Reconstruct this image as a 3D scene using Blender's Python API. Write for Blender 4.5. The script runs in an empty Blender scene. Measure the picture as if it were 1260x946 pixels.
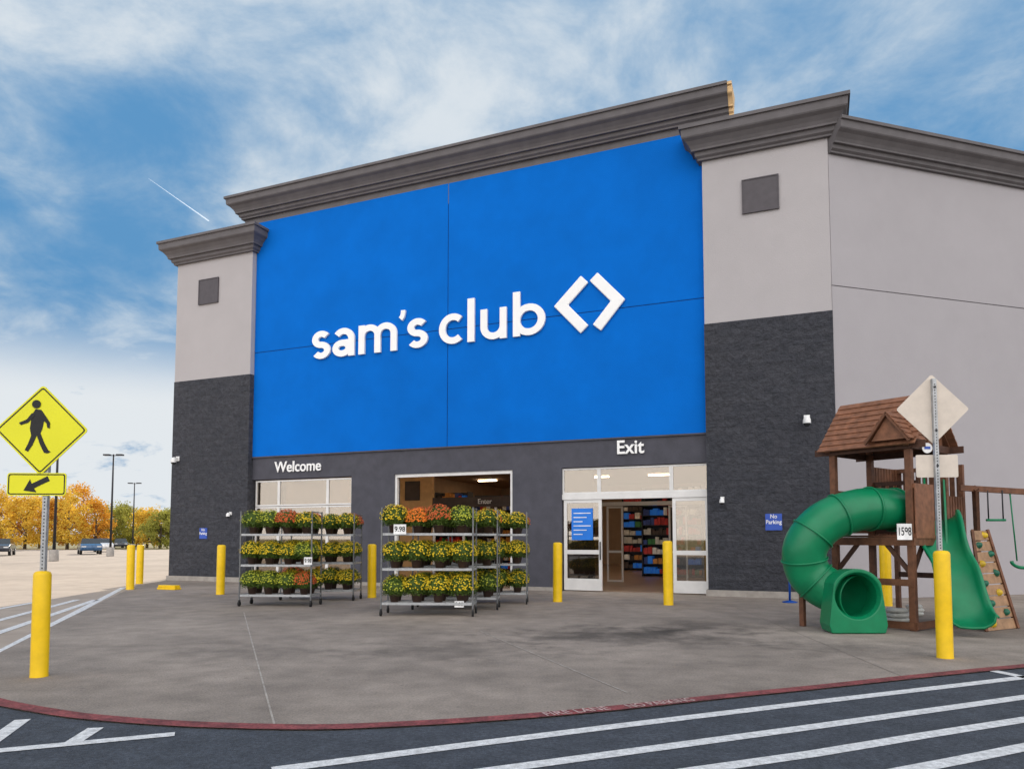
import bpy, bmesh, math, random
from mathutils import Vector, Matrix
random.seed(7)
C = bpy.context.scene.collection
R = math.radians
# ---------------------------------------------------------------- camera model
TH = R(3.6); EYE = 1.5; FP = 900.0; HZ = 662.0
PY0 = HZ - FP*math.tan(TH)
def ray(px, py):
    x = (px-630)/FP; up = (PY0-py)/FP
    return Vector((x, math.cos(TH)-up*math.sin(TH), math.sin(TH)+up*math.cos(TH)))
def G(px, py, z=0.0):
    d = ray(px, py); t = (z-EYE)/d.z
    return Vector((d.x*t, d.y*t, z))
def P(px, py, Y):
    d = ray(px, py); t = Y/d.y
    return Vector((d.x*t, Y, EYE+d.z*t))
cam = bpy.data.cameras.new('camera'); co = bpy.data.objects.new('camera', cam); C.objects.link(co)
co.location = (0, 0, EYE); co.rotation_euler = (R(90)+TH, 0, 0)
cam.sensor_width = 36; cam.lens = 36*FP/1260; cam.shift_y = (PY0-473)/1260; cam.clip_end = 9000
bpy.context.scene.camera = co
vs = bpy.context.scene.view_settings
vs.view_transform = 'Standard'; vs.look = 'None'; vs.exposure = 0

# ---------------------------------------------------------------- materials
def nd(nt, t, **kw):
    n = nt.nodes.new(t)
    for k, v in kw.items(): setattr(n, k, v)
    return n
def mat(name, col, rough=0.7, nscale=4, namt=0.25, bump=0.0, bscale=None, metal=0.0, col2=None, spec=0.4, coords='Object', emis=0, big=0.0, coat=0.0, stain=None, bdist=0.02, speck=0.0, sscale=70, spots=0.0):
    m = bpy.data.materials.new(name); m.use_nodes = True; nt = m.node_tree; b = nt.nodes['Principled BSDF']
    b.inputs['Roughness'].default_value = rough; b.inputs['Metallic'].default_value = metal
    b.inputs['Specular IOR Level'].default_value = spec
    b.inputs['Coat Weight'].default_value = coat
    tc = nd(nt, 'ShaderNodeTexCoord')
    n = nd(nt, 'ShaderNodeTexNoise'); n.inputs['Scale'].default_value = nscale; n.inputs['Detail'].default_value = 6; n.inputs['Roughness'].default_value = 0.6
    nt.links.new(tc.outputs[coords], n.inputs['Vector'])
    cr = nd(nt, 'ShaderNodeValToRGB')
    c1 = [max(0, c*(1-namt)) for c in col]; c2 = list(col2) if col2 else [min(1, c*(1+namt)) for c in col]
    cr.color_ramp.elements[0].position = 0.32; cr.color_ramp.elements[1].position = 0.68
    cr.color_ramp.elements[0].color = (*c1, 1); cr.color_ramp.elements[1].color = (*c2, 1)
    nt.links.new(n.outputs['Fac'], cr.inputs['Fac'])
    out = cr.outputs['Color']
    def scale(out, fac):
        vm = nd(nt, 'ShaderNodeVectorMath', operation='SCALE')
        nt.links.new(out, vm.inputs[0]); nt.links.new(fac, vm.inputs['Scale']); return vm.outputs[0]
    def noisescale(out, sc, det, lo, hi, a, b_):
        n2 = nd(nt, 'ShaderNodeTexNoise'); n2.inputs['Scale'].default_value = sc; n2.inputs['Detail'].default_value = det; n2.inputs['Distortion'].default_value = 0.4
        nt.links.new(tc.outputs[coords], n2.inputs['Vector'])
        mr = nd(nt, 'ShaderNodeMapRange'); mr.inputs[1].default_value = lo; mr.inputs[2].default_value = hi; mr.inputs[3].default_value = a; mr.inputs[4].default_value = b_
        nt.links.new(n2.outputs['Fac'], mr.inputs[0]); return scale(out, mr.outputs[0])
    if big: out = noisescale(out, nscale*0.13, 5, 0.35, 0.65, 1-big, 1+big*0.5)
    if speck: out = noisescale(out, sscale, 2, 0.3, 0.7, 1-speck, 1+speck)
    if spots:
        vo = nd(nt, 'ShaderNodeTexVoronoi'); vo.inputs['Scale'].default_value = 2.6; nt.links.new(tc.outputs[coords], vo.inputs['Vector'])
        mr = nd(nt, 'ShaderNodeMapRange'); mr.inputs[1].default_value = 0.05; mr.inputs[2].default_value = 0.10; mr.inputs[3].default_value = 1-spots; mr.inputs[4].default_value = 1
        nt.links.new(vo.outputs['Distance'], mr.inputs[0]); out = scale(out, mr.outputs[0])
    for (sx, sy, rx, ry, amt) in (stain or []):
        mp = nd(nt, 'ShaderNodeMapping'); mp.inputs['Location'].default_value = (-sx/rx, -sy/ry, 0); mp.inputs['Scale'].default_value = (1/rx, 1/ry, 0)
        nt.links.new(tc.outputs[coords], mp.inputs[0])
        ln = nd(nt, 'ShaderNodeVectorMath', operation='LENGTH'); nt.links.new(mp.outputs[0], ln.inputs[0])
        n4 = nd(nt, 'ShaderNodeTexNoise'); n4.inputs['Scale'].default_value = 1.1; n4.inputs['Detail'].default_value = 6; n4.inputs['Roughness'].default_value = 0.65; nt.links.new(tc.outputs[coords], n4.inputs['Vector'])
        ad = nd(nt, 'ShaderNodeMath', operation='MULTIPLY_ADD'); ad.inputs[1].default_value = 3.2; nt.links.new(n4.outputs['Fac'], ad.inputs[0]); nt.links.new(ln.outputs['Value'], ad.inputs[2])
        mr = nd(nt, 'ShaderNodeMapRange'); mr.inputs[1].default_value = 1.7; mr.inputs[2].default_value = 2.7; mr.inputs[3].default_value = 1-amt; mr.inputs[4].default_value = 1
        nt.links.new(ad.outputs[0], mr.inputs[0]); out = scale(out, mr.outputs[0])
    nt.links.new(out, b.inputs['Base Color'])
    if emis:
        nt.links.new(out, b.inputs['Emission Color']); b.inputs['Emission Strength'].default_value = emis
    if bump:
        n3 = nd(nt, 'ShaderNodeTexNoise'); n3.inputs['Scale'].default_value = bscale or nscale*6; n3.inputs['Detail'].default_value = 4
        nt.links.new(tc.outputs[coords], n3.inputs['Vector'])
        bp = nd(nt, 'ShaderNodeBump'); bp.inputs['Strength'].default_value = bump; bp.inputs['Distance'].default_value = bdist
        nt.links.new(n3.outputs['Fac'], bp.inputs['Height']); nt.links.new(bp.outputs[0], b.inputs['Normal'])
    return m
M = {}
st = G(775, 781); st2 = G(560, 800); st3 = G(1050, 800); st4 = G(860, 772); st5 = G(330, 800)
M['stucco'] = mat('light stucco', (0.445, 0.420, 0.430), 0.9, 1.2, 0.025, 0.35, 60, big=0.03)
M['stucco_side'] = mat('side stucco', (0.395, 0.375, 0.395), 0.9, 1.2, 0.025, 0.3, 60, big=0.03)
M['blue'] = mat('blue painted stucco', (0.0, 0.145, 0.60), 0.85, 0.9, 0.06, 0.35, 45, big=0.07, spec=0.12)
M['trim'] = mat('cornice paint', (0.130, 0.120, 0.126), 0.75, 2.5, 0.12, 0.15, 40)
M['darkpaint'] = mat('dark painted wall', (0.070, 0.070, 0.088), 0.8, 3, 0.13, 0.3, 50)
M['vent'] = mat('vent plate', (0.082, 0.073, 0.083), 0.6, 6, 0.1)
M['sunlit_end'] = mat('sunlit tan cornice end', (0.74, 0.50, 0.26), 0.8, 5, 0.25)  # bright tan puts direct sunlight into the colour of the cornice end
M['joint'] = mat('joint sealant', (0.004, 0.04, 0.16), 0.8)
M['white'] = mat('white sign acrylic', (0.92, 0.92, 0.92), 0.4, 3, 0.02)
M['alu'] = mat('white aluminium frame', (0.72, 0.71, 0.70), 0.4, 3, 0.06, metal=0.1)
M['steel'] = mat('galvanised steel', (0.40, 0.41, 0.42), 0.45, 15, 0.2, metal=0.4)
M['racksteel'] = mat('rack steel', (0.15, 0.155, 0.16), 0.45, 15, 0.25, metal=0.4)
M['dsteel'] = mat('dark steel', (0.03, 0.03, 0.035), 0.5, 8, 0.2, metal=0.3)
M['yellow'] = mat('yellow bollard plastic', (0.88, 0.56, 0.003), 0.42, 6, 0.08, big=0.12)
M['black'] = mat('black paint', (0.012, 0.012, 0.012), 0.6)
M['signyellow'] = mat('fluorescent yellow sheeting', (0.78, 0.75, 0.01), 0.45, 3, 0.03)
M['signback'] = mat('weathered aluminium sign back', (0.66, 0.58, 0.50), 0.6, 6, 0.08)
M['concrete'] = mat('apron concrete', (0.292, 0.245, 0.207), 0.9, 2.2, 0.18, 0.45, 60, big=0.26, speck=0.18, sscale=45, spots=0.25, stain=[(st.x, st.y, 2.0, 1.2, 0.58), (st4.x, st4.y, 1.3, 1.0, 0.4), (st2.x, st2.y, 1.6, 0.9, 0.28), (st3.x, st3.y, 1.3, 0.9, 0.28), (st5.x, st5.y, 1.3, 0.9, 0.2)])
M['footing'] = mat('footing concrete', (0.36, 0.33, 0.30), 0.9, 5, 0.15, 0.3)
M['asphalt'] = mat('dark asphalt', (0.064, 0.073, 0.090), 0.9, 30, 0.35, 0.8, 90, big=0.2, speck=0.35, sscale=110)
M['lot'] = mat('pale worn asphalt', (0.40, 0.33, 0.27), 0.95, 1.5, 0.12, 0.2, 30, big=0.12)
M['grass'] = mat('dry grass', (0.20, 0.17, 0.07), 0.95, 0.3, 0.3)
M['wpaint'] = mat('white road paint', (0.58, 0.58, 0.58), 0.8, 16, 0.15, 0.3, col2=(0.84, 0.84, 0.84), speck=0.15, sscale=90)
M['rpaint'] = mat('worn red kerb paint', (0.20, 0.055, 0.058), 0.85, 5, 0.4, 0.3, col2=(0.30, 0.075, 0.075), speck=0.35, sscale=35)
M['redtext'] = mat('worn white kerb lettering', (0.50, 0.36, 0.34), 0.85, 10, 0.3)
M['jointg'] = mat('concrete joint', (0.38, 0.34, 0.30), 0.9, 6, 0.3)
M['jointd'] = mat('dark concrete joint', (0.17, 0.14, 0.12), 0.9, 6, 0.3)
M['wood'] = mat('stained cedar', (0.145, 0.060, 0.030), 0.65, 8, 0.35, 0.2)
M['wood2'] = mat('dark stained cedar', (0.075, 0.033, 0.020), 0.7, 8, 0.3, 0.2)
M['roofwood'] = mat('cedar roof boards', (0.22, 0.095, 0.050), 0.65, 7, 0.35, 0.2)
M['palewood'] = mat('pale cedar', (0.34, 0.20, 0.11), 0.7, 8, 0.25, 0.2)
M['green'] = mat('green slide plastic', (0.002, 0.19, 0.078), 0.36, 3, 0.12, spec=0.4)
M['rock'] = mat('green climbing hold', (0.01, 0.12, 0.07), 0.4)
M['rocky'] = mat('yellow climbing hold', (0.6, 0.4, 0.02), 0.4)
M['pot'] = mat('dark brown pot', (0.075, 0.045, 0.036), 0.5, 8, 0.2)
M['leaf'] = mat('mum foliage', (0.09, 0.150, 0.022), 0.6, 20, 0.4)
M['f_yellow'] = mat('yellow petals', (0.66, 0.47, 0.01), 0.6, 25, 0.25)
M['f_orange'] = mat('orange petals', (0.78, 0.19, 0.012), 0.6, 25, 0.25)
M['f_rust'] = mat('rust red petals', (0.55, 0.10, 0.02), 0.6, 25, 0.25)
M['f_bud'] = mat('green yellow buds', (0.40, 0.43, 0.03), 0.6, 25, 0.25)
M['nopark'] = mat('blue notice sign', (0.03, 0.09, 0.45), 0.4, 4, 0.05)
M['poster'] = mat('blue poster', (0.01, 0.16, 0.62), 0.4, 4, 0.05, emis=0.15)
M['card'] = mat('white card', (0.8, 0.8, 0.8), 0.5)
M['intwall'] = mat('interior wall', (0.36, 0.25, 0.17), 0.8, 2, 0.1)
M['intdark'] = mat('interior dark panel', (0.06, 0.042, 0.036), 0.6, 3, 0.3)
M['tan'] = mat('tan panel', (0.58, 0.35, 0.16), 0.7, 3, 0.15)
M['intfloor'] = mat('interior floor tile', (0.26, 0.17, 0.12), 0.3, 2, 0.15)
M['tyre'] = mat('tyre rubber', (0.015, 0.015, 0.015), 0.8)
M['rim'] = mat('wheel rim', (0.4, 0.4, 0.42), 0.3, metal=0.8)
M['carglass'] = mat('car glass', (0.02, 0.025, 0.03), 0.08, spec=0.8)
M['lampglass'] = mat('headlight glass', (0.7, 0.7, 0.7), 0.15)
M['carblue'] = mat('blue car paint', (0.03, 0.10, 0.22), 0.25, coat=0.7)
M['cardark'] = mat('dark car paint', (0.025, 0.03, 0.045), 0.25, coat=0.7)
M['carwhite'] = mat('white car paint', (0.7, 0.7, 0.7), 0.25, coat=0.7)
M['carred'] = mat('silver car paint', (0.35, 0.36, 0.38), 0.25, coat=0.7)
M['bark'] = mat('bark', (0.09, 0.065, 0.045), 0.9, 6, 0.3)
M['t_orange'] = mat('orange autumn leaves', (0.66, 0.34, 0.04), 0.7, 0.6, 0.25)
M['t_yellow'] = mat('golden autumn leaves', (0.72, 0.48, 0.06), 0.7, 0.6, 0.25)
M['t_green'] = mat('green leaves', (0.33, 0.32, 0.06), 0.7, 0.6, 0.35)
M['bag'] = mat('pale plastic bag', (0.55, 0.55, 0.52), 0.5, 8, 0.2)
M['bluep'] = mat('blue plastic', (0.0, 0.06, 0.35), 0.4)
M['red'] = mat('red shelf goods', (0.45, 0.03, 0.03), 0.5, 3, 0.3)
M['g_amber'] = mat('amber shelf goods', (0.5, 0.22, 0.05), 0.5, 3, 0.3)
M['g_navy'] = mat('navy shelf goods', (0.03, 0.06, 0.25), 0.5, 3, 0.3)
M['g_green'] = mat('green shelf goods', (0.04, 0.2, 0.06), 0.5, 3, 0.3)
for n in ('t_orange', 't_yellow', 't_green', 'leaf'):
    m = M[n]; nt = m.node_tree; b = nt.nodes['Principled BSDF']; o = nt.nodes['Material Output']
    tr = nd(nt, 'ShaderNodeBsdfTranslucent'); mx = nd(nt, 'ShaderNodeMixShader'); mx.inputs[0].default_value = 0.4 if n == 'leaf' else 0.5
    nt.links.new(b.inputs['Base Color'].links[0].from_socket, tr.inputs['Color'])
    nt.links.new(b.outputs[0], mx.inputs[1]); nt.links.new(tr.outputs[0], mx.inputs[2]); nt.links.new(mx.outputs[0], o.inputs['Surface'])
def emat(name, col, s):
    m = bpy.data.materials.new(name); m.use_nodes = True; b = m.node_tree.nodes['Principled BSDF']
    b.inputs['Base Color'].default_value = (*col, 1); b.inputs['Emission Color'].default_value = (*col, 1); b.inputs['Emission Strength'].default_value = s
    return m
M['lamp'] = emat('interior lamp', (1, 0.78, 0.52), 18)
def glassmat():
    m = bpy.data.materials.new('window glass'); m.use_nodes = True; nt = m.node_tree
    for n in list(nt.nodes):
        if n.type == 'BSDF_PRINCIPLED': nt.nodes.remove(n)
    o = nt.nodes['Material Output']; t = nd(nt, 'ShaderNodeBsdfTransparent'); g = nd(nt, 'ShaderNodeBsdfGlossy'); mx = nd(nt, 'ShaderNodeMixShader')
    t.inputs[0].default_value = (0.78, 0.80, 0.80, 1); g.inputs['Roughness'].default_value = 0.02; g.inputs['Color'].default_value = (1, 0.88, 0.76, 1); mx.inputs[0].default_value = 0.20
    nt.links.new(t.outputs[0], mx.inputs[1]); nt.links.new(g.outputs[0], mx.inputs[2]); nt.links.new(mx.outputs[0], o.inputs['Surface'])
    return m
M['glass'] = glassmat()
def blockmat():
    m = bpy.data.materials.new('split face block'); m.use_nodes = True; nt = m.node_tree; b = nt.nodes['Principled BSDF']; b.inputs['Roughness'].default_value = 0.9
    tc = nd(nt, 'ShaderNodeTexCoord'); sp = nd(nt, 'ShaderNodeSeparateXYZ'); cb = nd(nt, 'ShaderNodeCombineXYZ')
    nt.links.new(tc.outputs['Object'], sp.inputs[0]); nt.links.new(sp.outputs[0], cb.inputs[0]); nt.links.new(sp.outputs[2], cb.inputs[1])
    br = nd(nt, 'ShaderNodeTexBrick'); br.inputs['Scale'].default_value = 1; br.inputs['Brick Width'].default_value = 0.4; br.inputs['Row Height'].default_value = 0.2; br.inputs['Mortar Size'].default_value = 0.008; br.inputs['Mortar Smooth'].default_value = 0.6
    br.inputs['Color1'].default_value = (0.068, 0.072, 0.091, 1); br.inputs['Color2'].default_value = (0.088, 0.091, 0.111, 1); br.inputs['Mortar'].default_value = (0.060, 0.063, 0.079, 1)
    nt.links.new(cb.outputs[0], br.inputs['Vector'])
    n = nd(nt, 'ShaderNodeTexNoise'); n.inputs['Scale'].default_value = 6; n.inputs['Detail'].default_value = 8; n.inputs['Roughness'].default_value = 0.68
    nt.links.new(tc.outputs['Object'], n.inputs['Vector'])
    ma = nd(nt, 'ShaderNodeMath', operation='MULTIPLY_ADD'); ma.inputs[1].default_value = -0.04
    nt.links.new(br.outputs['Fac'], ma.inputs[0]); nt.links.new(n.outputs['Fac'], ma.inputs[2])
    bp = nd(nt, 'ShaderNodeBump'); bp.inputs['Strength'].default_value = 1.0; bp.inputs['Distance'].default_value = 0.36
    mr = nd(nt, 'ShaderNodeMapRange'); mr.inputs[1].default_value = 0.35; mr.inputs[2].default_value = 0.65; mr.inputs[3].default_value = 0.72; mr.inputs[4].default_value = 1.2
    nt.links.new(n.outputs['Fac'], mr.inputs[0])
    vm = nd(nt, 'ShaderNodeVectorMath', operation='SCALE'); nt.links.new(br.outputs['Color'], vm.inputs[0]); nt.links.new(mr.outputs[0], vm.inputs['Scale'])
    nt.links.new(ma.outputs[0], bp.inputs['Height']); nt.links.new(bp.outputs[0], b.inputs['Normal']); nt.links.new(vm.outputs[0], b.inputs['Base Color'])
    return m
M['block'] = blockmat()

# ---------------------------------------------------------------- mesh builder
class MB:
    def __init__(s): s.v = []; s.f = []; s.sm = []
    def add(s, vs, fs, smooth=False):
        o = len(s.v); s.v += [Vector(p) for p in vs]
        for f in fs: s.f.append(tuple(i+o for i in f)); s.sm.append(smooth)
        return s
    def box(s, x0, x1, y0, y1, z0, z1):
        if x0 > x1: x0, x1 = x1, x0
        v = [(x0,y0,z0),(x1,y0,z0),(x1,y1,z0),(x0,y1,z0),(x0,y0,z1),(x1,y0,z1),(x1,y1,z1),(x0,y1,z1)]
        return s.add(v, [(3,2,1,0),(4,5,6,7),(0,1,5,4),(1,2,6,5),(2,3,7,6),(3,0,4,7)])
    def beam(s, p, q, w, h, up=(0,0,1)):
        p = Vector(p); q = Vector(q); d = (q-p).normalized(); a = d.cross(Vector(up))
        if a.length < 1e-4: a = Vector((1,0,0))
        a.normalize(); b = a.cross(d)
        v = []
        for c in (p, q):
            for i, j in ((-1,-1),(1,-1),(1,1),(-1,1)): v.append(c+a*(i*w/2)+b*(j*h/2))
        return s.add(v, [(0,1,2,3),(7,6,5,4),(0,4,5,1),(1,5,6,2),(2,6,7,3),(3,7,4,0)])
    def tube(s, pts, r, n=8, cap=True, radii=None):
        pts = [Vector(p) for p in pts]; k = len(pts); rings = []
        a = None
        for i, p in enumerate(pts):
            d = (pts[min(i+1,k-1)]-pts[max(i-1,0)]).normalized()
            if a is None:
                a = d.cross(Vector((0,0,1)))
                if a.length < 1e-3: a = Vector((1,0,0))
            a = (a - d*a.dot(d)).normalized(); b = d.cross(a)
            rr = radii[i] if radii else r
            rings += [p+a*(math.cos(t)*rr)+b*(math.sin(t)*rr) for t in [2*math.pi*j/n for j in range(n)]]
        fs = [(i*n+j, i*n+(j+1)%n, (i+1)*n+(j+1)%n, (i+1)*n+j) for i in range(k-1) for j in range(n)]
        o = len(s.v); s.add(rings, fs, True)
        if cap:
            s.f.append(tuple(o+j for j in range(n))[::-1]); s.sm.append(False)
            s.f.append(tuple(o+(k-1)*n+j for j in range(n))); s.sm.append(False)
        return s
    def lathe(s, prof, n=20, c=(0,0,0)):
        v = []; k = len(prof); c = Vector(c)
        for r, z in prof: v += [c+Vector((r*math.cos(2*math.pi*j/n), r*math.sin(2*math.pi*j/n), z)) for j in range(n)]
        s.add(v, [(i*n+j, i*n+(j+1)%n, (i+1)*n+(j+1)%n, (i+1)*n+j) for i in range(k-1) for j in range(n)], True)
        return s
    def prism(s, poly, f0, f1):
        n = len(poly)
        area = sum(poly[i][0]*poly[(i+1)%n][1]-poly[(i+1)%n][0]*poly[i][1] for i in range(n))
        if area < 0: poly = poly[::-1]
        v = [f0(p) for p in poly]+[f1(p) for p in poly]
        return s.add(v, [tuple(range(n)), tuple(range(2*n-1, n-1, -1))]+[(i, i+n, (i+1)%n+n, (i+1)%n) for i in range(n)])
    def build(s, name, m, parent=None, loc=None, rz=0):
        me = bpy.data.meshes.new(name); me.from_pydata([tuple(p) for p in s.v], [], s.f); me.update()
        for p, k in zip(me.polygons, s.sm): p.use_smooth = k
        if not getattr(s, 'keep', False):
            bm = bmesh.new(); bm.from_mesh(me); bmesh.ops.recalc_face_normals(bm, faces=bm.faces[:]); bm.to_mesh(me); bm.free()
        me.materials.append(M[m] if isinstance(m, str) else m)
        o = bpy.data.objects.new(name, me); C.objects.link(o)
        if parent: o.parent = parent
        if loc is not None: o.location = loc
        o.rotation_euler.z = rz
        return o
def tag(o, label=None, cat=None, group=None, kind=None):
    if label: o['label'] = label
    if cat: o['category'] = cat
    if group: o['group'] = group
    if kind: o['kind'] = kind
    return o
def empty(name, loc, rz=0, **k):
    o = bpy.data.objects.new(name, None); C.objects.link(o); o.location = loc; o.rotation_euler = (0,0,rz); o.empty_display_size = 0.2
    return tag(o, **k)
def bevel(o, w=0.01, seg=2):
    md = o.modifiers.new('bevel','BEVEL'); md.width = w; md.segments = seg; md.limit_method = 'ANGLE'; return o
def kids(o): return [c for c in bpy.data.objects if c.parent == o]
def copy_tree(o, parent=None):
    c = o.copy(); C.objects.link(c)
    c.parent = parent
    for k in kids(o):
        if k is not c: copy_tree(k, c)
    return c
def text_mesh(txt, size, name, m, parent=None, loc=(0,0,0), rot=(0,0,0), ext=0.002, bold=0.0, xscale=1.0, align='CENTER'):
    cu = bpy.data.curves.new(name, 'FONT'); cu.body = txt; cu.size = size; cu.extrude = ext; cu.offset = bold; cu.align_x = align; cu.align_y = 'CENTER'
    t = bpy.data.objects.new(name+'_tmp', cu); C.objects.link(t)
    dg = bpy.context.evaluated_depsgraph_get(); me = bpy.data.meshes.new_from_object(t.evaluated_get(dg)); me.name = name
    bpy.data.objects.remove(t); bpy.data.curves.remove(cu)
    me.materials.clear(); me.materials.append(M[m])
    for v in me.vertices: v.co.x *= xscale
    o = bpy.data.objects.new(name, me); C.objects.link(o)
    if parent: o.parent = parent
    o.location = loc; o.rotation_euler = rot
    return o

# ---------------------------------------------------------------- ground
def sheet(name, pts, z, m):
    mb = MB(); mb.add([(p[0], p[1], z) for p in pts], [tuple(range(len(pts)))]); mb.keep = True
    o = mb.build(name, m); o.data.update()
    if o.data.polygons[0].normal.z < 0: o.data.flip_normals()
    return tag(o, kind='structure')
sheet('ground', [(-2500,-500),(2500,-500),(2500,4000),(-2500,4000)], -0.03, 'grass')
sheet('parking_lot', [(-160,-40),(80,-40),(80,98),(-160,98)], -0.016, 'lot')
curve_px = [(-90,846),(-40,858),(0,868),(50,877),(100,884),(200,892),(300,896),(400,897),(500,893),(600,887),(700,879),(800,869),(900,858),(1000,848),(1130,834),(1260,821),(1500,800),(2200,760)]
def smooth(pts, n=6):
    out = []
    for i in range(len(pts)-1):
        p0 = pts[max(i-1,0)]; p1 = pts[i]; p2 = pts[i+1]; p3 = pts[min(i+2,len(pts)-1)]
        for k in range(n):
            t = k/n
            out.append(0.5*((2*p1)+(p2-p0)*t+(2*p0-5*p1+4*p2-p3)*t*t+(3*p1-p0-3*p2+p3)*t**3))
    out.append(pts[-1]); return out
kc = smooth([G(*p) for p in curve_px])
left_px = [(176,716),(90,757),(0,802),(-90,846)]
apron = [G(*p) for p in left_px][:-1] + kc + [Vector((34,24,0)), Vector((20,34,0)), Vector((-5,36,0)), G(176,716)+Vector((-0.6,8,0))]
sheet('pavement', apron, 0.0, 'concrete')
road = kc + [Vector((60,12,0)), Vector((60,-15,0)), Vector((-40,-15,0)), Vector((-40,3.5,0)), Vector((-12,6.2,0))]
sheet('road', road, -0.008, 'asphalt')
def ribbon(mb, pts, w, z, side=0):
    pts = [Vector(p) for p in pts]; n = len(pts); L = []; Rr = []
    for i, p in enumerate(pts):
        d = (pts[min(i+1,n-1)]-pts[max(i-1,0)]); d.z = 0; d.normalize(); nn = Vector((-d.y, d.x, 0))
        L.append(p+nn*(w/2+side)); Rr.append(p-nn*(w/2-side))
    v = [(q.x,q.y,z) for q in L]+[(q.x,q.y,z) for q in Rr]
    mb.add(v, [(n+i, n+i+1, i+1, i) for i in range(n-1)])
mb = MB(); ribbon(mb, kc, 0.16, 0.006, 0.07); tag(mb.build('red_kerb_line', 'rpaint'), kind='structure')
mb = MB()
for i, (a, b) in enumerate((((300,753),(338,893)), ((590,776),(772,852)))): ribbon(mb, [G(*a), G(*b)], 0.018, 0.004)
tag(mb.build('pavement_joints', 'jointg'), kind='structure')
mb = MB()
for i, (a, b) in enumerate((((120,748),(1010,800)), ((30,800),(640,775)), ((640,775),(985,792)), ((900,745),(1120,836)))): ribbon(mb, [G(*a), G(*b)], 0.010, 0.0015+0.0003*i)
tag(mb.build('pavement_saw_cuts', 'jointd'), kind='structure')
mb = MB()
for pts in ([(335,946),(560,917),(760,892),(1000,863),(1180,842),(1280,830)], [(585,949),(800,920),(1000,893),(1180,868),(1300,851)], [(830,950),(1000,926),(1140,903),(1300,878)], [(1085,952),(1180,934),(1320,906)], [(1215,823),(1265,833)]):
    ribbon(mb, [G(*p) for p in pts], 0.135, -0.003)
for pts in ([(-30,925),(215,902)],): ribbon(mb, [G(*p) for p in pts], 0.12, -0.002)
for pts in ([(-20,918),(28,884)], [(88,913),(118,894)]): ribbon(mb, [G(*p) for p in pts], 0.12, -0.004)
tag(mb.build('road_markings', 'wpaint'), kind='structure')
mb = MB()
for pts in ([(-40,822),(152,722)], [(-40,790),(118,737)], [(-40,772),(95,737)], [(-40,755),(60,737)]): ribbon(mb, [G(*p) for p in pts], 0.16, -0.011)
tag(mb.build('crossing_markings', 'wpaint'), kind='structure')
def ktext(txt, a, b, name):
    p = G(*a); q = G(*b); d = q-p; ang = math.atan2(d.y, d.x)
    o = text_mesh(txt, 0.18, name, 'redtext', loc=((p.x+q.x)/2, (p.y+q.y)/2, 0.0085), rot=(0,0,ang), ext=0.0005)
    xs_ = [v.co.x for v in o.data.vertices]; o.scale.x = d.length/(max(xs_)-min(xs_))
    tag(o, kind='structure')
ktext('FIRE LANE', (670,879.5), (748,871.5), 'kerb_lettering')
ktext('NO PARKING', (772,869.5), (852,860.8), 'kerb_lettering')

# ---------------------------------------------------------------- building
A = G(876, 733); dv = ray(-1538, 662); AN = math.atan2(dv.y, -dv.x)
U = Vector((math.cos(AN), -math.sin(AN), 0)); V = Vector((math.sin(AN), math.cos(AN), 0))
def F(px, py, yl=0.0):
    d = ray(px, py); o = Vector((0,0,EYE)); t = (yl-(o-A).dot(V))/d.dot(V); p = o+d*t
    return (p-A).dot(U), p.z
def FX(px, yl=0.0, py=600): return F(px, py, yl)[0]
B = empty('store_building', A, -AN, label='large grey and blue store building with lettered facade and glass entrances', cat='building')
def X0(px, py, yl=0): return F(px, py, yl)[0]
xl0 = X0(210.5, 600); xl1 = X0(305.5, 560); xr0 = X0(868.5, 530); xr1 = X0(1029, 540)
ZC = 12.5; ZB = 7.2
YB = 0.2
WZ = R(39.5)
wd = Vector((math.cos(WZ), math.sin(WZ), 0)); wn = Vector((math.sin(WZ), -math.cos(WZ), 0))
def part(name, mb, m, parent=B): return mb.build(name, m, parent)
for (a, b) in ((xl0, xl1), (xr0, xr1)):
    part('block_pier', MB().box(a, b, 0, 2.0, 0.16, ZB), 'block')
    part('stucco_pier', MB().box(a+0.012, b-0.012, 0.012, 2.0, ZB, 12.1), 'stucco')
    part('pier_footing', MB().box(a-0.05, b+0.05, -0.06, 2.0, 0, 0.16), 'footing')
for (x0, x1, y0, y1) in ((245,269,343,374), (914,957,217,262)):
    cx, cz = F((x0+x1)/2, (y0+y1)/2)
    v = part('wall_vent', MB().box(cx-0.43, cx+0.43, -0.03, 0.0, cz-0.43, cz+0.43), 'vent')
    part('vent_frame', MB().box(cx-0.46, cx+0.46, -0.045, 0.01, cz+0.43, cz+0.46).box(cx-0.46, cx+0.46, -0.045, 0.01, cz-0.46, cz-0.43).box(cx-0.46, cx-0.43, -0.045, 0.01, cz-0.43, cz+0.43).box(cx+0.43, cx+0.46, -0.045, 0.01, cz-0.43, cz+0.43), 'vent', v)
zb0 = 4.32; zj = 7.98; zt = 12.65; xj = X0(551, 400, YB); g = 0.012
for (a, b) in ((xl1, xj-g), (xj+g, xr0)):
    for (c, d) in ((zb0, zj-g), (zj+g, zt)): part('blue_wall_panel', MB().box(a, b, YB, YB+0.1, c, d), 'blue')
part('panel_joint', MB().box(xl1, xr0, YB+0.02, YB+0.12, zj-g, zj+g).box(xj-g, xj+g, YB+0.021, YB+0.12, zb0, zt), 'joint')
w0 = xl1; w1 = X0(431, 650, YB); m0 = X0(484, 650, YB); m1 = X0(630, 650, YB); e0 = X0(691, 650, YB); e1 = min(X0(877, 650, YB), xr0+0.02)
ZO = 3.52
YL = YB+0.03
lw = MB().box(xl1, xr0+0.05, YL, YL+0.35, ZO, zb0-0.002)
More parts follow.
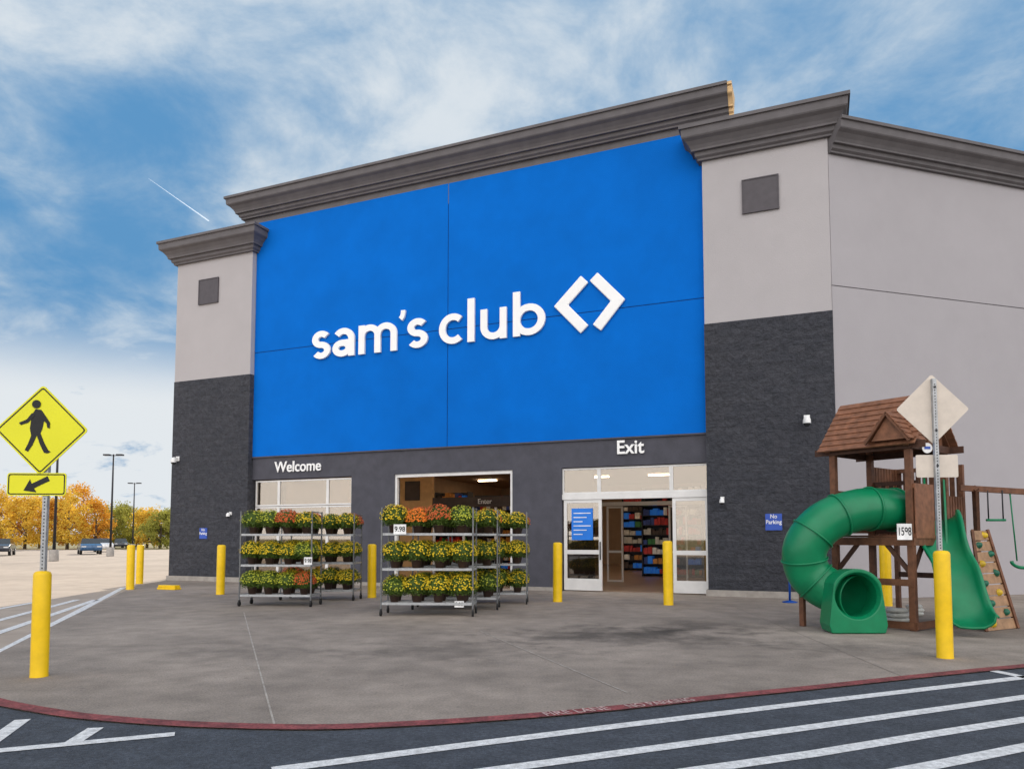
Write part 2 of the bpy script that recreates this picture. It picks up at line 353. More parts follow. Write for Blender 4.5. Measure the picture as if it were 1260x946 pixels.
for (a, b) in ((w1, m0), (m1, e0)): lw.box(a, b, YL, YL+0.35, 0, ZO)
part('lower_wall', lw, 'darkpaint')
part('wall_ledge', MB().box(xl1, xr0, YB-0.02, YB+0.10, zb0-0.05, zb0-0.004), 'darkpaint')
for a, b in ((w1-0.02, m0+0.02), (m1-0.02, e0)): part('wall_footing', MB().box(a, b, YL-0.06, YL, 0, 0.1), 'footing')
L2 = Vector((xr1, 0.03, 0)); L3 = L2+wd*24
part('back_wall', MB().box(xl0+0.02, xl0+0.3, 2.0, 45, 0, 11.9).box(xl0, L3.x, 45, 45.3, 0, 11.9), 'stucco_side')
def f_at(z): return lambda p: (p[0], p[1], z)
part('roof', MB().prism([(xl0+0.05,0.32),(xr0+0.5,0.32),(xr1-0.1,0.4),(L3.x-0.2,L3.y+0.2),(L3.x,45),(xl0+0.05,45)], f_at(11.45), f_at(11.75)), 'trim')
zjs = 1.5+(662-343)/900*17.9
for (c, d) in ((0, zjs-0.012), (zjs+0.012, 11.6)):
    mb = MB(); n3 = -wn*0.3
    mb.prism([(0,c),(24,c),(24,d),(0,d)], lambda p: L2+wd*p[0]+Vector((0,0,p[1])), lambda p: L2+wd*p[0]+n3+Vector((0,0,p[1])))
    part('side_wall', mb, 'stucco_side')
mb = MB(); mb.prism([(0,zjs-0.012),(24,zjs-0.012),(24,zjs+0.012),(0,zjs+0.012)], lambda p: L2-wn*0.02+wd*p[0]+Vector((0,0,p[1])), lambda p: L2-wn*0.28+wd*p[0]+Vector((0,0,p[1]))); part('side_wall_joint', mb, 'trim')
prof = [(-0.35,-0.02),(-0.35,0.0),(0.52,0.0),(0.52,-0.11),(0.47,-0.115),(0.46,-0.36),(0.44,-0.40),(0.36,-0.47),(0.28,-0.60),(0.24,-0.70),(0.24,-0.76),(0.16,-0.765),(0.15,-0.90),(0.09,-0.96),(0.09,-1.02),(0.0,-1.02)]
def cornice(path, zt, sc=1.0, zs=0.73):
    pts = [Vector((p[0], p[1], 0)) for p in path]; n = len(pts); k = len(prof); v = []
    for i, p in enumerate(pts):
        ns = []
        if i > 0: d = (pts[i]-pts[i-1]).normalized(); ns.append(Vector((d.y, -d.x, 0)))
        if i < n-1: d = (pts[i+1]-pts[i]).normalized(); ns.append(Vector((d.y, -d.x, 0)))
        m_ = sum(ns, Vector()).normalized(); m_ = m_/m_.dot(ns[0])
        v += [p+m_*(o*sc)+Vector((0,0,zt+z*sc*zs)) for o, z in prof]
    fs = [(i*k+j, (i+1)*k+j, (i+1)*k+(j+1)%k, i*k+(j+1)%k) for i in range(n-1) for j in range(k)]
    fs += [tuple(range(k)), tuple((n-1)*k+j for j in range(k))[::-1]]
    return MB().add(v, fs)
c0 = F(275, 243, YB-0.52)[0]+0.52; c1, ZP = F(897, 98, YB-0.52)
c1 -= 0.06
part('cornice', cornice([(c0,6),(c0,YB),(c1,YB)], ZP), 'trim')
part('cornice_end', cornice([(c1+0.004,YB),(c1+0.12,YB)], ZP-0.03, 0.96), 'sunlit_end')
part('parapet_wall', MB().box(c0, c1, YB+0.005, YB+0.30, 12.0, ZP-0.06).box(c0, c0+0.3, YB+0.3, 6, 11.7, ZP-0.06), 'trim')
part('cornice', cornice([(xl0,1.6),(xl0,0),(xl1,0),(xl1,0.199)], ZC-0.15, zs=0.78), 'trim')
part('cornice', cornice([(xr0,0.199),(xr0,0),(xr1,0),(xr1+0.001,1.2)], ZC, zs=0.82), 'trim')
part('cornice', cornice([(L2.x,L2.y),(L3.x,L3.y)], 12.0), 'trim')
part('pier_cap', MB().box(xl0+0.1, xl1-0.1, 0.1, 2.0, 11.8, ZC-0.2).box(xr0+0.1, xr1-0.1, 0.1, 2, 11.8, ZC-0.05), 'trim')

# lettering
T = 0.215; H = T/2
def arc(cx, cy, rx, ry, a0, a1, n=18): return [(cx+rx*math.cos(R(a0+(a1-a0)*i/n)), cy+ry*math.sin(R(a0+(a1-a0)*i/n))) for i in range(n+1)]
sr = (1-T)/4
s_ = (0.66, [arc(0.33,0.5+sr,0.33-H,sr,32,255)+[(0.36,0.5)]+arc(0.33,0.5-sr,0.33-H,sr,75,-148)])
a_ = (0.80, [[(0.80-H,0)]+arc(0.40,0.60,0.40-H,0.40-H,0,145), arc(0.35,0.295,0.35-H,0.295-H,0,360,24), [(0.35,0.59-H),(0.75,0.59-H)]])
m_w = 1.36; mr = (m_w/2-H)/2
m_ = (m_w, [[(H,0),(H,1)], [(H,0.5)]+arc(H+mr,0.62,mr,0.38-H,180,0)+[(m_w/2,0)], [(m_w/2,0.5)]+arc(m_w/2+mr,0.62,mr,0.38-H,180,0)+[(m_w-H,0)]])
c_ = (0.80, [arc(0.47,0.5,0.47-H,0.5-H,48,312,26)])
l_ = (T, [[(H,0),(H,1.42)]])
u_ = (0.84, [[(H,1)]+arc(0.42,0.42,0.42-H,0.42-H,180,360)+[(0.84-H,0.5)], [(0.84-H,1),(0.84-H,0)]])
b_ = (0.92, [[(H,0),(H,1.42)], arc(0.48,0.5,0.48-H,0.5-H,0,360,28)])
ap_ = (0.24, [[(0.16,1.34),(0.155,1.23),(0.12,1.13),(0.05,1.05)]])
def stroke(mb, pts, t, fx, y0, y1):
    pts = [Vector((p[0], p[1])) for p in pts]; n = len(pts); closed = (pts[0]-pts[-1]).length < 1e-4
    if closed: pts = pts[:-1]; n -= 1
    L = []; Rr = []
    for i, p in enumerate(pts):
        if closed: a = (p-pts[i-1]).normalized(); b = (pts[(i+1)%n]-p).normalized()
        else:
            a = (p-pts[i-1]).normalized() if i > 0 else None; b = (pts[i+1]-p).normalized() if i < n-1 else None
            a = a or b; b = b or a
        na = Vector((-a.y, a.x)); nb = Vector((-b.y, b.x)); mm = (na+nb).normalized(); mm = mm/max(0.4, mm.dot(na))
        L.append(p+mm*t/2); Rr.append(p-mm*t/2)
    v = [fx(q, y0) for q in L]+[fx(q, y0) for q in Rr]+[fx(q, y1) for q in L]+[fx(q, y1) for q in Rr]
    fs = []
    for i in (range(n) if closed else range(n-1)):
        j = (i+1)%n
        fs += [(i,j,n+j,n+i),(2*n+i,3*n+i,3*n+j,2*n+j),(i,2*n+i,2*n+j,j),(n+i,n+j,3*n+j,3*n+i)]
    if not closed: fs += [(0,n,3*n,2*n),(n-1,2*n-1,4*n-1,3*n-1)]
    mb.add(v, fs)
YF = YB-0.085
zbase = F(390, 442, YF)[1]; XH = 0.95
for L_, a, b in ((s_,384,406.5),(a_,409,436),(m_,441,488),(ap_,491,498),(s_,501,526),(c_,540,569),(l_,575,583.5),(u_,591,623),(b_,631,669)):
    xa = FX(a, YF, 420); xb = FX(b, YF, 400); w = L_[0]; k = (xb-xa)/w; mb = MB()
    for i, st_ in enumerate(L_[1]):
        stroke(mb, st_, T if L_ is not ap_ else 0.18, lambda q, y: (xa+q[0]*k, y, zbase+q[1]*XH), YF+0.003*i, YB-0.01)
    part('sign_letter', mb, 'white')
for pl in ([(719,343),(690,376),(719,405)], [(730,340),(760,369),(734,403)]):
    q = [F(a, b, YF) for a, b in pl]; mb = MB()
    stroke(mb, q, 0.32, lambda q, y: (q[0], y, q[1]), YF, YB-0.01); bevel(part('sign_chevron', mb, 'white'), 0.03, 3)
cx, cz = F(366, 574, YL-0.05); text_mesh('Welcome', 0.51, 'welcome_lettering', 'white', B, (cx, YL-0.035, cz), (R(90),0,0), 0.02, 0.006, 0.95)
cx, cz = F(775, 550.5, YL-0.05); text_mesh('Exit', 0.53, 'exit_lettering', 'white', B, (cx, YL-0.035, cz), (R(90),0,0), 0.02, 0.009, 0.95)

# glazing
def frame_rect(mb, x0, x1, z0, z1, w, y0, y1):
    mb.box(x0, x1, y0, y1, z0, z0+w).box(x0, x1, y0, y1, z1-w, z1).box(x0, x0+w, y0, y1, z0+w, z1-w).box(x1-w, x1, y0, y1, z0+w, z1-w)
def window(x0, x1, z0, z1, y, name='window', w=0.05, fm='alu', gm='glass'):
    mb = MB(); frame_rect(mb, x0, x1, z0, z1, w, y, y+0.07); f = part(name, mb, fm)
    part('pane', MB().box(x0+w, x1-w, y+0.03, y+0.035, z0+w, z1-w), gm, f); return f
YG = YL+0.06; ZTR = 2.60
xs = [w0+0.1, FX(343,YG), FX(403,YG), w1]
for a, b in zip(xs[:-1], xs[1:]):
    window(a, b, ZTR, ZO-0.04, YG); window(a, b, 0.1, ZTR-0.02, YG)
xs = [e0, FX(737,YG), FX(826,YG), e1]
for a, b in zip(xs[:-1], xs[1:]): window(a+0.002, b-0.002, ZTR+0.16, ZO-0.02, YG)
part('door_header', MB().box(e0, e1, YG-0.03, YG+0.16, ZTR, ZTR+0.155), 'alu')
def door(x0, x1, y):
    mb = MB(); frame_rect(mb, x0, x1, 0.03, ZTR-0.005, 0.09, y, y+0.06); mb.box(x0+0.09, x1-0.09, y, y+0.06, 1.05, 1.17)
    mb.box(x0+0.09, x1-0.09, y, y+0.06, 0.12, 0.36)
    f = part('sliding_door', mb, 'alu'); part('pane', MB().box(x0+0.09, x1-0.09, y+0.03, y+0.035, 0.36, ZTR-0.095), 'glass', f)
    return f
dl = door(e0+0.04, FX(740,YG), YG); dr = door(FX(827,YG), e1-0.02, YG)
px0 = FX(703,YG); px1 = FX(729,YG)
part('poster', MB().box(px0, px1, YG+0.005, YG+0.012, 1.45, 2.35), 'poster', dl)
for i in range(6): part('poster_print', MB().box(px0+0.06, px1-0.06-0.12*(i%3), YG+0.002, YG+0.004, 2.2-i*0.12, 2.225-i*0.12), 'card', dl)
part('handle', MB().box(FX(740,YG)-0.06, FX(740,YG)-0.03, YG-0.03, YG, 0.9, 1.4), 'dsteel', dl)
part('opening_frame', MB().box(m0, m1, YG-0.02, YG+0.1, ZO-0.10, ZO).box(m0, m0+0.08, YG-0.02, YG+0.1, 0, ZO-0.1).box(m1-0.08, m1, YG-0.02, YG+0.1, 0, ZO-0.1), 'alu')
# interior
part('interior_floor', MB().box(xl1, xr0+1.8, YL+0.36, 22, 0.0, 0.012), 'intfloor')
part('interior_ceiling', MB().box(xl1, xr0+2, YL+0.36, 22, 4.6, 4.7), 'intwall')
part('interior_wall', MB().box(xl1-0.2, xl1, YL+0.36, 22, 0.013, 4.6).box(xr0+1.8, xr0+2, YL+0.36, 22, 0.013, 4.6).box(xl1, xr0+1.8, 22, 22.2, 0.013, 4.6), 'intwall')
for x in (-13.5, -10.4, -7.4, -4.4, -1.4, 1.0):
    for y in (2.0, 6.0, 10.5, 15.5): part('ceiling_lamp', MB().box(x-0.5, x+0.5, y-0.10, y+0.10, 4.52, 4.57), 'lamp')
yv = 4.6
xv = FX(532, yv)
part('vestibule_wall', MB().box(xl1, xv, yv, yv+0.15, 0.013, 4.5), 'tan')
part('header_board', MB().box(xv+0.02, m1+1.2, yv, yv+0.15, 2.66, 3.02), 'intdark')
for x in (xv+0.06, xv+1.3, xv+2.6, m1+0.9): part('inner_door_post', MB().box(x-0.04, x+0.04, yv+0.02, yv+0.1, 0.013, 2.62), 'alu')
cx, cz = F(596, 614, yv-0.05); text_mesh('Enter', 0.26, 'enter_lettering', 'card', B, (cx, yv-0.02, 2.84), (R(90),0,0), 0.01, 0.0)
part('partition_wall', MB().box(m1+1.1, m1+1.25, YL+0.36, yv, 0.013, 4.5), 'intdark')
cx, cz = F(507, 604, yv-0.05); part('framed_notice', MB().box(cx-0.32, cx+0.32, yv-0.04, yv, cz-0.35, cz+0.38), 'intdark')
for (a, b) in ((FX(746,5.0), FX(766,5.0)), (FX(822,5.0), FX(845,5.0))):
    mb = MB(); frame_rect(mb, a, b, 0.013, 2.6, 0.06, 5.0, 5.06); mb.box(a+0.06,b-0.06,5.0,5.06,1.0,1.08); part('inner_door', mb, 'alu')
part('inner_header', MB().box(FX(720,5.0), FX(875,5.0), 5.0, 5.1, 2.62, 2.75), 'alu')
goods = ['red', 'card', 'g_amber', 'g_green', 'g_navy', 'intdark', 'bag', 'red', 'intdark', 'poster', 'red']
rnd = random.Random(3)
for k, (x0, x1, y) in enumerate(((FX(790,9), FX(824,9), 9.0), (FX(766,14), FX(796,14), 14), (FX(536,8.5), FX(575,8.5), 8.5), (FX(585,11), FX(640,11), 11), (FX(828,8.5), FX(862,8.5), 8.5))):
    zs_ = [0.12+0.38*i for i in range(9)]
    sh = MB()
    for z in zs_: sh.box(x0, x1, y, y+0.5, z-0.025, z)
    sh.box(x0-0.04, x0, y, y+0.5, 0.013, 3.5).box(x1, x1+0.04, y, y+0.5, 0.013, 3.5).box(x0, x1, y+0.51, y+0.53, 0.013, 3.5)
    sp = part('display_shelf', sh, 'dsteel')
    for z in zs_:
        x = x0+0.02; gcol = rnd.choice(goods)
        while x < x1-0.08:
            w = rnd.uniform(0.10, 0.2)*(1+0.08*(y-8)); w = min(w, x1-x-0.01)
            if rnd.random() < 0.55: gcol = rnd.choice(goods)
            part('goods', MB().box(x, x+w*0.9, y+0.02+rnd.uniform(0,0.08), y+0.45, z+0.002, z+rnd.uniform(0.16, 0.31)), gcol, sp); x += w
def notice(px, py, w, h, label):
    cx, cz = F(px, py, -0.02)
    o = empty('notice_sign', A+U*cx+Vector((0,0,cz)), -AN, label=label, cat='sign')
    MB().box(-w/2, w/2, -0.025, -0.001, -h/2, h/2).build('sign_panel', 'nopark', o)
    text_mesh('No\nParking', h*0.34, 'sign_text', 'card', o, (0,-0.028,h*0.16), (R(90),0,0), 0.001, 0.002, 0.9)
notice(952, 642, 0.40, 0.42, 'small blue no parking notice on the right dark pier')
notice(250, 656, 0.34, 0.38, 'small blue no parking notice on the left dark pier')
def seccam(px, py, label, s=1.0):
    cx, cz = F(px, py)
    o = empty('security_camera', A+U*cx+Vector((0,0,cz)), -AN, label=label, cat='security camera')
    MB().box(-0.06*s, 0.06*s, -0.03, -0.001, 0.02*s, 0.16*s).beam((0,-0.02,0.1*s),(0,-0.17*s,0.1*s),0.04*s,0.04*s).build('mount', 'card', o)
    MB().lathe([(0.0,0.14*s),(0.05*s,0.12*s),(0.075*s,0.06*s),(0.08*s,0.0),(0.082*s,-0.02*s)], 14, (0,-0.17*s,-0.02)).build('housing', 'card', o)
    MB().lathe([(0.07*s,-0.02*s),(0.06*s,-0.06*s),(0.03*s,-0.085*s),(0,-0.09*s)], 14, (0,-0.17*s,-0.02)).build('dome', 'carglass', o)
seccam(993, 520, 'white dome camera high on the right dark pier', 1.2)
seccam(889, 617, 'white camera low on the right pier beside the exit doors', 0.8)
seccam(219, 568, 'white dome camera high on the left dark pier', 1.2)
seccam(284, 634, 'white camera low on the left pier above the bollard', 0.8)

# ---------------------------------------------------------------- bollards
def bollard(px, ytop, ybot, r, label, group='yellow bollards along the pavement'):
    g = G(px, ybot); Y = g.y; h = P(px, ytop, Y).z
    o = MB().lathe([(r*1.02,0),(r*1.02,0.02),(r,0.03),(r,h*0.5),(r,h-0.05),(r*0.93,h-0.022),(r*0.72,h-0.006),(r*0.35,h),(0.0,h)], 28).build('bollard', 'yellow', None, g)
    o.rotation_euler = (R(random.uniform(-.4,.4)), R(random.uniform(-.5,.5)), random.random())
    return tag(o, label, 'bollard', group), g, h
bollard(160,670,725,0.11,'yellow bollard by the crossing, front one of the close pair left of the building')
bollard(171.5,670,718,0.11,'yellow bollard rear one of the close pair left of the building')
bollard(271,670,731,0.11,'yellow bollard in front of the left dark pier')
bollard(457.5,669,735,0.11,'yellow bollard between the two groups of plant racks')
bollard(686,667,740,0.11,'yellow bollard at the left side of the exit doors')
bollard(822.5,665,744,0.11,'yellow bollard at the right side of the exit doors')
bollard(1091,668,745,0.12,'yellow bollard standing behind the play set posts')
bollard(1231,664,728,0.12,'yellow bollard behind the swing frame at right edge')
_, gl, hl = bollard(48,702,832,0.088,'yellow bollard holding the pedestrian crossing sign post')
_, gr_, hr = bollard(1163,677,809,0.096,'yellow bollard holding the post of the sign seen from behind')
g0 = G(208,725); tag(bevel(MB().box(-0.35,0.35,-0.12,0.12,0,0.06).box(-0.33,0.33,-0.1,0.1,0.061,0.13).build('kerb_stop','yellow',None,(g0.x,g0.y,0),-AN)), 'low yellow kerb block at the foot of the left pier', 'kerb block')

# ---------------------------------------------------------------- signs
def holes(z0, z1, y):
    mb = MB(); z = z0
    while z < z1:
        mb.prism([(0.008*math.cos(R(a)), 0.008*math.sin(R(a))) for a in range(0,360,45)], lambda p: (p[0], y, z+p[1]), lambda p: (p[0], y+0.001, z+p[1])); z += 0.0254*1.5
    return mb
def rounded(hw, hh, r, n=5):
    out = []
    for cx, cy, a in ((hw-r,hh-r,0),(-hw+r,hh-r,90),(-hw+r,-hh+r,180),(hw-r,-hh+r,270)):
        out += [(cx+r*math.cos(R(a+90*i/n)), cy+r*math.sin(R(a+90*i/n))) for i in range(n+1)]
    return out
def rot2(pts, a): c, s = math.cos(a), math.sin(a); return [(x*c-y*s, x*s+y*c) for x, y in pts]
def plate(poly, y0, y1, cx, cz): return MB().prism(poly, lambda p: (cx+p[0], y0, cz+p[1]), lambda p: (cx+p[0], y1, cz+p[1]))
def border(outer, inner, y, cx, cz):
    n = len(outer); v = [(cx+p[0], y, cz+p[1]) for p in outer]+[(cx+p[0], y, cz+p[1]) for p in inner]
    return MB().add(v, [(i,(i+1)%n,n+(i+1)%n,n+i) for i in range(n)])
S = empty('pedestrian_crossing_sign', gl, R(3), label='yellow diamond pedestrian crossing sign with arrow plaque on a steel post', cat='sign')
zc = P(54,529,gl.y-0.04).z; xc = P(54,529,gl.y).x-gl.x; zp = P(50,596,gl.y).z; ppm = 900/gl.y
MB().box(-0.025,0.025,-0.025,0.025,hl-0.1,zc+0.40).build('post', 'steel', S)
holes(hl+0.03, zc-0.5, -0.0265).build('post_holes', 'black', S)
hd = 0.49*0.7071+0.01
dp = rot2(rounded(hd, hd, 0.04), R(45)); yS = -0.04
face = plate(dp, yS, yS+0.008, xc, zc).build('sign_panel', 'signyellow', S)
border(rot2(rounded(hd-0.018, hd-0.018, 0.03), R(45)), rot2(rounded(hd-0.032, hd-0.032, 0.022), R(45)), yS-0.002, xc, zc).build('sign_border', 'black', face)
fy = yS-0.002; k = 1/ppm
def pxp(x, y): return ((x-54)*k, (529-y)*k)
polys = [[(46,503),(53,504),(58,511),(55,528),(52,536),(42,536),(40,527),(42,510)],
         [(43,533),(49,535),(44,548),(39,556),(35,554),(39,545)],
         [(48,534),(53,533),(58,545),(63,554),(66,556),(62,558),(58,557),(53,547)],
         [(42,508),(46,511),(38,520),(29,523),(27,520),(36,516)],
         [(54,508),(58,511),(64,520),(64,527),(61,526),(60,521),(54,515)]]
fig = MB()
for i, pl in enumerate(polys): fig.prism([pxp(*p) for p in pl], lambda p: (xc+p[0], fy-0.0008*i-0.001, zc+p[1]), lambda p: (xc+p[0], fy, zc+p[1]))
hx, hy = pxp(47, 497); fig.prism([(hx+5.2*k*math.cos(R(a)), hy+5.2*k*math.sin(R(a))) for a in range(0,360,20)], lambda p: (xc+p[0], fy-0.007, zc+p[1]), lambda p: (xc+p[0], fy, zc+p[1]))
fig.build('walking_figure', 'black', face)
pw, ph = 0.315, 0.125
plq = plate(rounded(pw, ph, 0.03), yS, yS+0.008, xc-0.03, zp).build('arrow_plaque', 'signyellow', S)
border(rounded(pw-0.012, ph-0.012, 0.024), rounded(pw-0.024, ph-0.024, 0.018), yS-0.002, xc-0.03, zp).build('plaque_border', 'black', plq)
ar = rot2([(-0.16,0),(-0.04,0.085),(-0.045,0.03),(0.15,0.03),(0.15,-0.03),(-0.045,-0.03),(-0.04,-0.085)], R(27))
plate([(a*0.95, b*0.95) for a, b in ar], yS-0.004, yS-0.001, xc-0.03, zp).build('arrow', 'black', plq)
S = empty('traffic_sign', gr_, R(-4), label='weathered diamond sign and small plaque seen from behind on a perforated post', cat='sign')
zc = P(1159,503,gr_.y).z; zp = P(1160,573,gr_.y).z
MB().box(-0.045,0.005,-0.025,0.025,hr-0.1,P(1153,466,gr_.y).z).build('post', 'steel', S)
hb_ = holes(hr+0.03, P(1153,470,gr_.y).z, -0.0265)
for p in hb_.v: p.x -= 0.02
hb_.build('post_holes', 'black', S)
hd = 0.455*0.7071
plate(rot2(rounded(hd, hd, 0.03), R(45)), 0.027, 0.033, -0.03, zc).build('sign_panel', 'signback', S)
plate(rounded(0.26, 0.145, 0.02), 0.027, 0.033, 0.0, zp).build('plaque_panel', 'signback', S)
for z in (zc+0.28, zc-0.28, zp): MB().box(-0.032,-0.008,-0.036,-0.026,z-0.012,z+0.012).build('bolt', 'dsteel', S)

# ---------------------------------------------------------------- plant racks
D_ = 0.62
SH = [0.26, 0.92, 1.60]
def make_rack(loc, rz, label, wd_=1.8, Hh=2.10):
    o = empty('plant_rack', loc, rz, label=label, cat='plant rack', group='wheeled metal racks holding mums')
    hw = wd_/2
    for x in (-hw, hw):
        for y in (-D_/2, D_/2):
            MB().box(x-0.014, x+0.014, y-0.014, y+0.014, 0.14, Hh).build('post', 'racksteel', o)
            MB().box(x-0.015,x+0.015,y-0.03,y+0.03,0.08,0.14).build('caster', 'dsteel', o)
            MB().tube([(x-0.018,y,0.055),(x+0.018,y,0.055)], 0.055, 14).build('wheel', 'tyre', o)
    for z in SH:
        mb = MB().box(-hw+0.02, hw-0.02, -D_/2-0.012, -D_/2+0.012, z-0.045, z).box(-hw+0.02, hw-0.02, D_/2-0.012, D_/2+0.012, z-0.045, z)
        for y in (-0.22,-0.11,0,0.11,0.22): mb.box(-hw+0.02, hw-0.02, y-0.012, y+0.012, z-0.02, z-0.003)
        for x in (-hw, hw): mb.box(x-0.012, x+0.012, -D_/2+0.02, D_/2-0.02, z-0.045, z)
        mb.build('shelf', 'steel', o)
    for x in (-hw, hw):
        for z in (0.5, 1.25, 2.08): MB().box(x-0.01, x+0.01, -D_/2+0.014, D_/2-0.014, z-0.01, z+0.01).build('end_rail', 'racksteel', o)
    return o
def make_mum(fm, seed, dens=150):
    rn = random.Random(seed)
    o = empty('potted_mum', (0,0,0), 0, label='x', cat='potted plant')
    MB().lathe([(0,0.0),(0.085,0.0),(0.115,0.15),(0.125,0.15),(0.125,0.17),(0.108,0.17),(0.10,0.14),(0,0.14)], 16).build('pot', 'pot', o)
    lf = MB(); fl = MB()
    def pt(rs, low=-0.4):
        th = rn.uniform(0, 2*math.pi); ph = math.acos(rn.uniform(low, 1)); rr = rs*(1+0.04*math.sin(3*th+seed)+rn.uniform(-0.03,0.03))
        return Vector((math.sin(ph)*math.cos(th)*rr, math.sin(ph)*math.sin(th)*rr, math.cos(ph)*rr*0.90)), Vector((math.sin(ph)*math.cos(th), math.sin(ph)*math.sin(th), math.cos(ph)))
    cz = Vector((0,0,0.30))
    lf.lathe([(0.06,-0.13),(0.20,-0.10),(0.26,0.02),(0.22,0.14),(0.11,0.21),(0,0.23)], 12, cz)
    for i in range(720):
        p, n = pt(rn.uniform(0.25,0.305), -0.6); n = (n+Vector((rn.uniform(-.6,.6),rn.uniform(-.6,.6),rn.uniform(-.5,.6)))).normalized()
        a = n.cross(Vector((rn.uniform(-1,1),rn.uniform(-1,1),rn.uniform(-1,1)))).normalized(); b = n.cross(a); s = rn.uniform(0.016,0.028)
        lf.add([cz+p-a*s, cz+p-b*s*0.6, cz+p+a*s, cz+p+b*s*0.6], [(0,1,2,3)])
    for i in range(dens):
        p, n = pt(rn.uniform(0.293,0.315), -0.12); n = (n+Vector((0,0,0.3))).normalized(); a = n.orthogonal().normalized(); b = n.cross(a); s = rn.uniform(0.011,0.020)
        c = cz+p; v = [c+n*s*0.55]+[c+(a*math.cos(R(60*j))+b*math.sin(R(60*j)))*s for j in range(6)]
        fl.add(v, [(0,j+1,(j+1)%6+1) for j in range(6)])
    lf.keep = True; fl.keep = True
    lf.build('foliage', 'leaf', o); fl.build('flowers', fm, o)
    return o
protos = {('yellow',0): make_mum('f_yellow',1,440), ('yellow',1): make_mum('f_yellow',2,310), ('yellow',2): make_mum('f_yellow',8,220), ('orange',0): make_mum('f_orange',3,780), ('rust red',0): make_mum('f_rust',4,540), ('green budded',0): make_mum('f_bud',5,300), ('green budded',1): make_mum('f_bud',6,160)}
used = set()
ordn = ['first','second','third','fourth']
racks = [('near left rack', 294, 385, 746, 'near left rack, half hiding another rack behind it', 'ggry yyyg gggr', 11),
         ('far left rack', 345, 437, 738.5, 'far left rack, partly behind the near left rack', 'rryy yyyy rgyy', 12),
         ('near right rack', 469, 583, 758, 'near right rack with orange mums on the top shelf', 'yorg yyyy gyyy', 13),
         ('middle right rack', 508, 613, 750, 'middle right rack, between the near and far right racks', 'yyyy yggy gyyg', 14),
         ('far right rack', 552, 649, 743, 'far right rack, closest to the doors', 'ggyy yyyy yygy', 15)]
KEY = {'y':'yellow','o':'orange','r':'rust red','g':'green budded'}
for rname, p0, p1, yb, rl, pat, sd in racks:
    a = G(p0, yb); b = G(p1, yb); c = (a+b)/2; w = (b-a).length; rz = R(-3 if sd > 12 else -5)
    ctr = Vector((c.x, c.y+D_/2, 0))
    make_rack(ctr, rz, 'metal plant rack, '+rl, w)
    rn = random.Random(sd); rowp = pat.split()
    cs, sn = math.cos(rz), math.sin(rz)
    for si, (z, nm) in enumerate(((SH[2],'top'),(SH[1],'middle'),(SH[0],'bottom'))):
        for row in (0, 1):
            for i in range(4):
                col = KEY[rowp[si][i]] if row == 0 else rn.choice(['yellow','yellow','green budded','rust red' if si == 0 else 'yellow'])
                keys = [k for k in protos if k[0] == col]; key = rn.choice(keys); pr = protos[key]
                if key not in used: o = pr; used.add(key)
                else: o = copy_tree(pr)
                lx = -w/2+w*(i+0.5)/4+rn.uniform(-0.02,0.02); ly = (-0.15 if row == 0 else 0.16)+rn.uniform(-0.02,0.02)
                o.location = (ctr.x+lx*cs-ly*sn, ctr.y+lx*sn+ly*cs, z); sc = rn.uniform(0.86,0.98)*(w/1.8)**0.3; o.scale = (sc,sc,sc*rn.uniform(0.95,1.04)); o.rotation_euler = (0,0,rn.uniform(0,6.28))
                tag(o, '%s potted mum, %s from left, %s row, %s shelf, %s' % (col, ordn[i], 'front' if row == 0 else 'back', nm, rname), 'potted plant', 'potted mums on the racks')
for key, pr in protos.items():
    if key not in used:
        for k_ in kids(pr): bpy.data.objects.remove(k_)
        bpy.data.objects.remove(pr)
def price(px, py, Y, txt, w, h, label, rz=0):
    p = P(px, py, Y); o = empty('price_card', p, rz, label=label, cat='price card')
    MB().box(-w/2, w/2, 0, 0.006, -h/2, h/2).build('card_panel', 'card', o)
    t = text_mesh(txt, h*0.72, 'card_text', 'black', o, (0,-0.002,0), (R(90),0,0), 0.0008, 0.002, 1)
    xs_ = [v.co.x for v in t.data.vertices]; t.scale.x = w*0.84/(max(xs_)-min(xs_))
price(492, 651, G(492,758).y-0.14, '9.98', 0.24, 0.19, 'white price card on the top shelf edge of the near right rack')
price(379, 690, G(379,746).y-0.12, '9.98', 0.18, 0.17, 'white price card on the right post of the near left rack')
price(565, 743, G(565,758).y-0.03, '9.98', 0.18, 0.12, 'white price card on the bottom shelf of the near right rack')

# ---------------------------------------------------------------- play set
PZ = R(37); PC = Vector((6.66, 12.9, 0))
PS = empty('play_set', PC, PZ, label='brown wooden play tower with green tube slide and climbing wall', cat='play set')
def WL(p): q = Vector(p)-PC; c, s = math.cos(PZ), math.sin(PZ); return Vector((q.x*c+q.y*s, -q.x*s+q.y*c, q.z))
hp = 0.65; ZD = 1.55; ZE = 3.02
for x in (-hp, hp):
    for y in (-hp, hp): MB().box(x-0.05, x+0.05, y-0.05, y+0.05, 0, ZE+0.05).build('post', 'wood', PS)
mb = MB()
for i in range(10): mb.box(-hp-0.02+i*0.134, -hp-0.02+i*0.134+0.125, -hp-0.06, hp+0.06, ZD-0.03, ZD)
for s in (-1,1): mb.box(-hp-0.05, hp+0.05, s*hp-0.07 if s<0 else s*hp+0.052, s*hp-0.052 if s<0 else s*hp+0.07, ZD-0.17, ZD-0.035)
for s in (-1,1): mb.box(s*hp-0.07 if s<0 else s*hp+0.052, s*hp-0.052 if s<0 else s*hp+0.07, -hp-0.04, hp+0.04, ZD-0.17, ZD-0.035)
mb.build('deck', 'wood', PS)
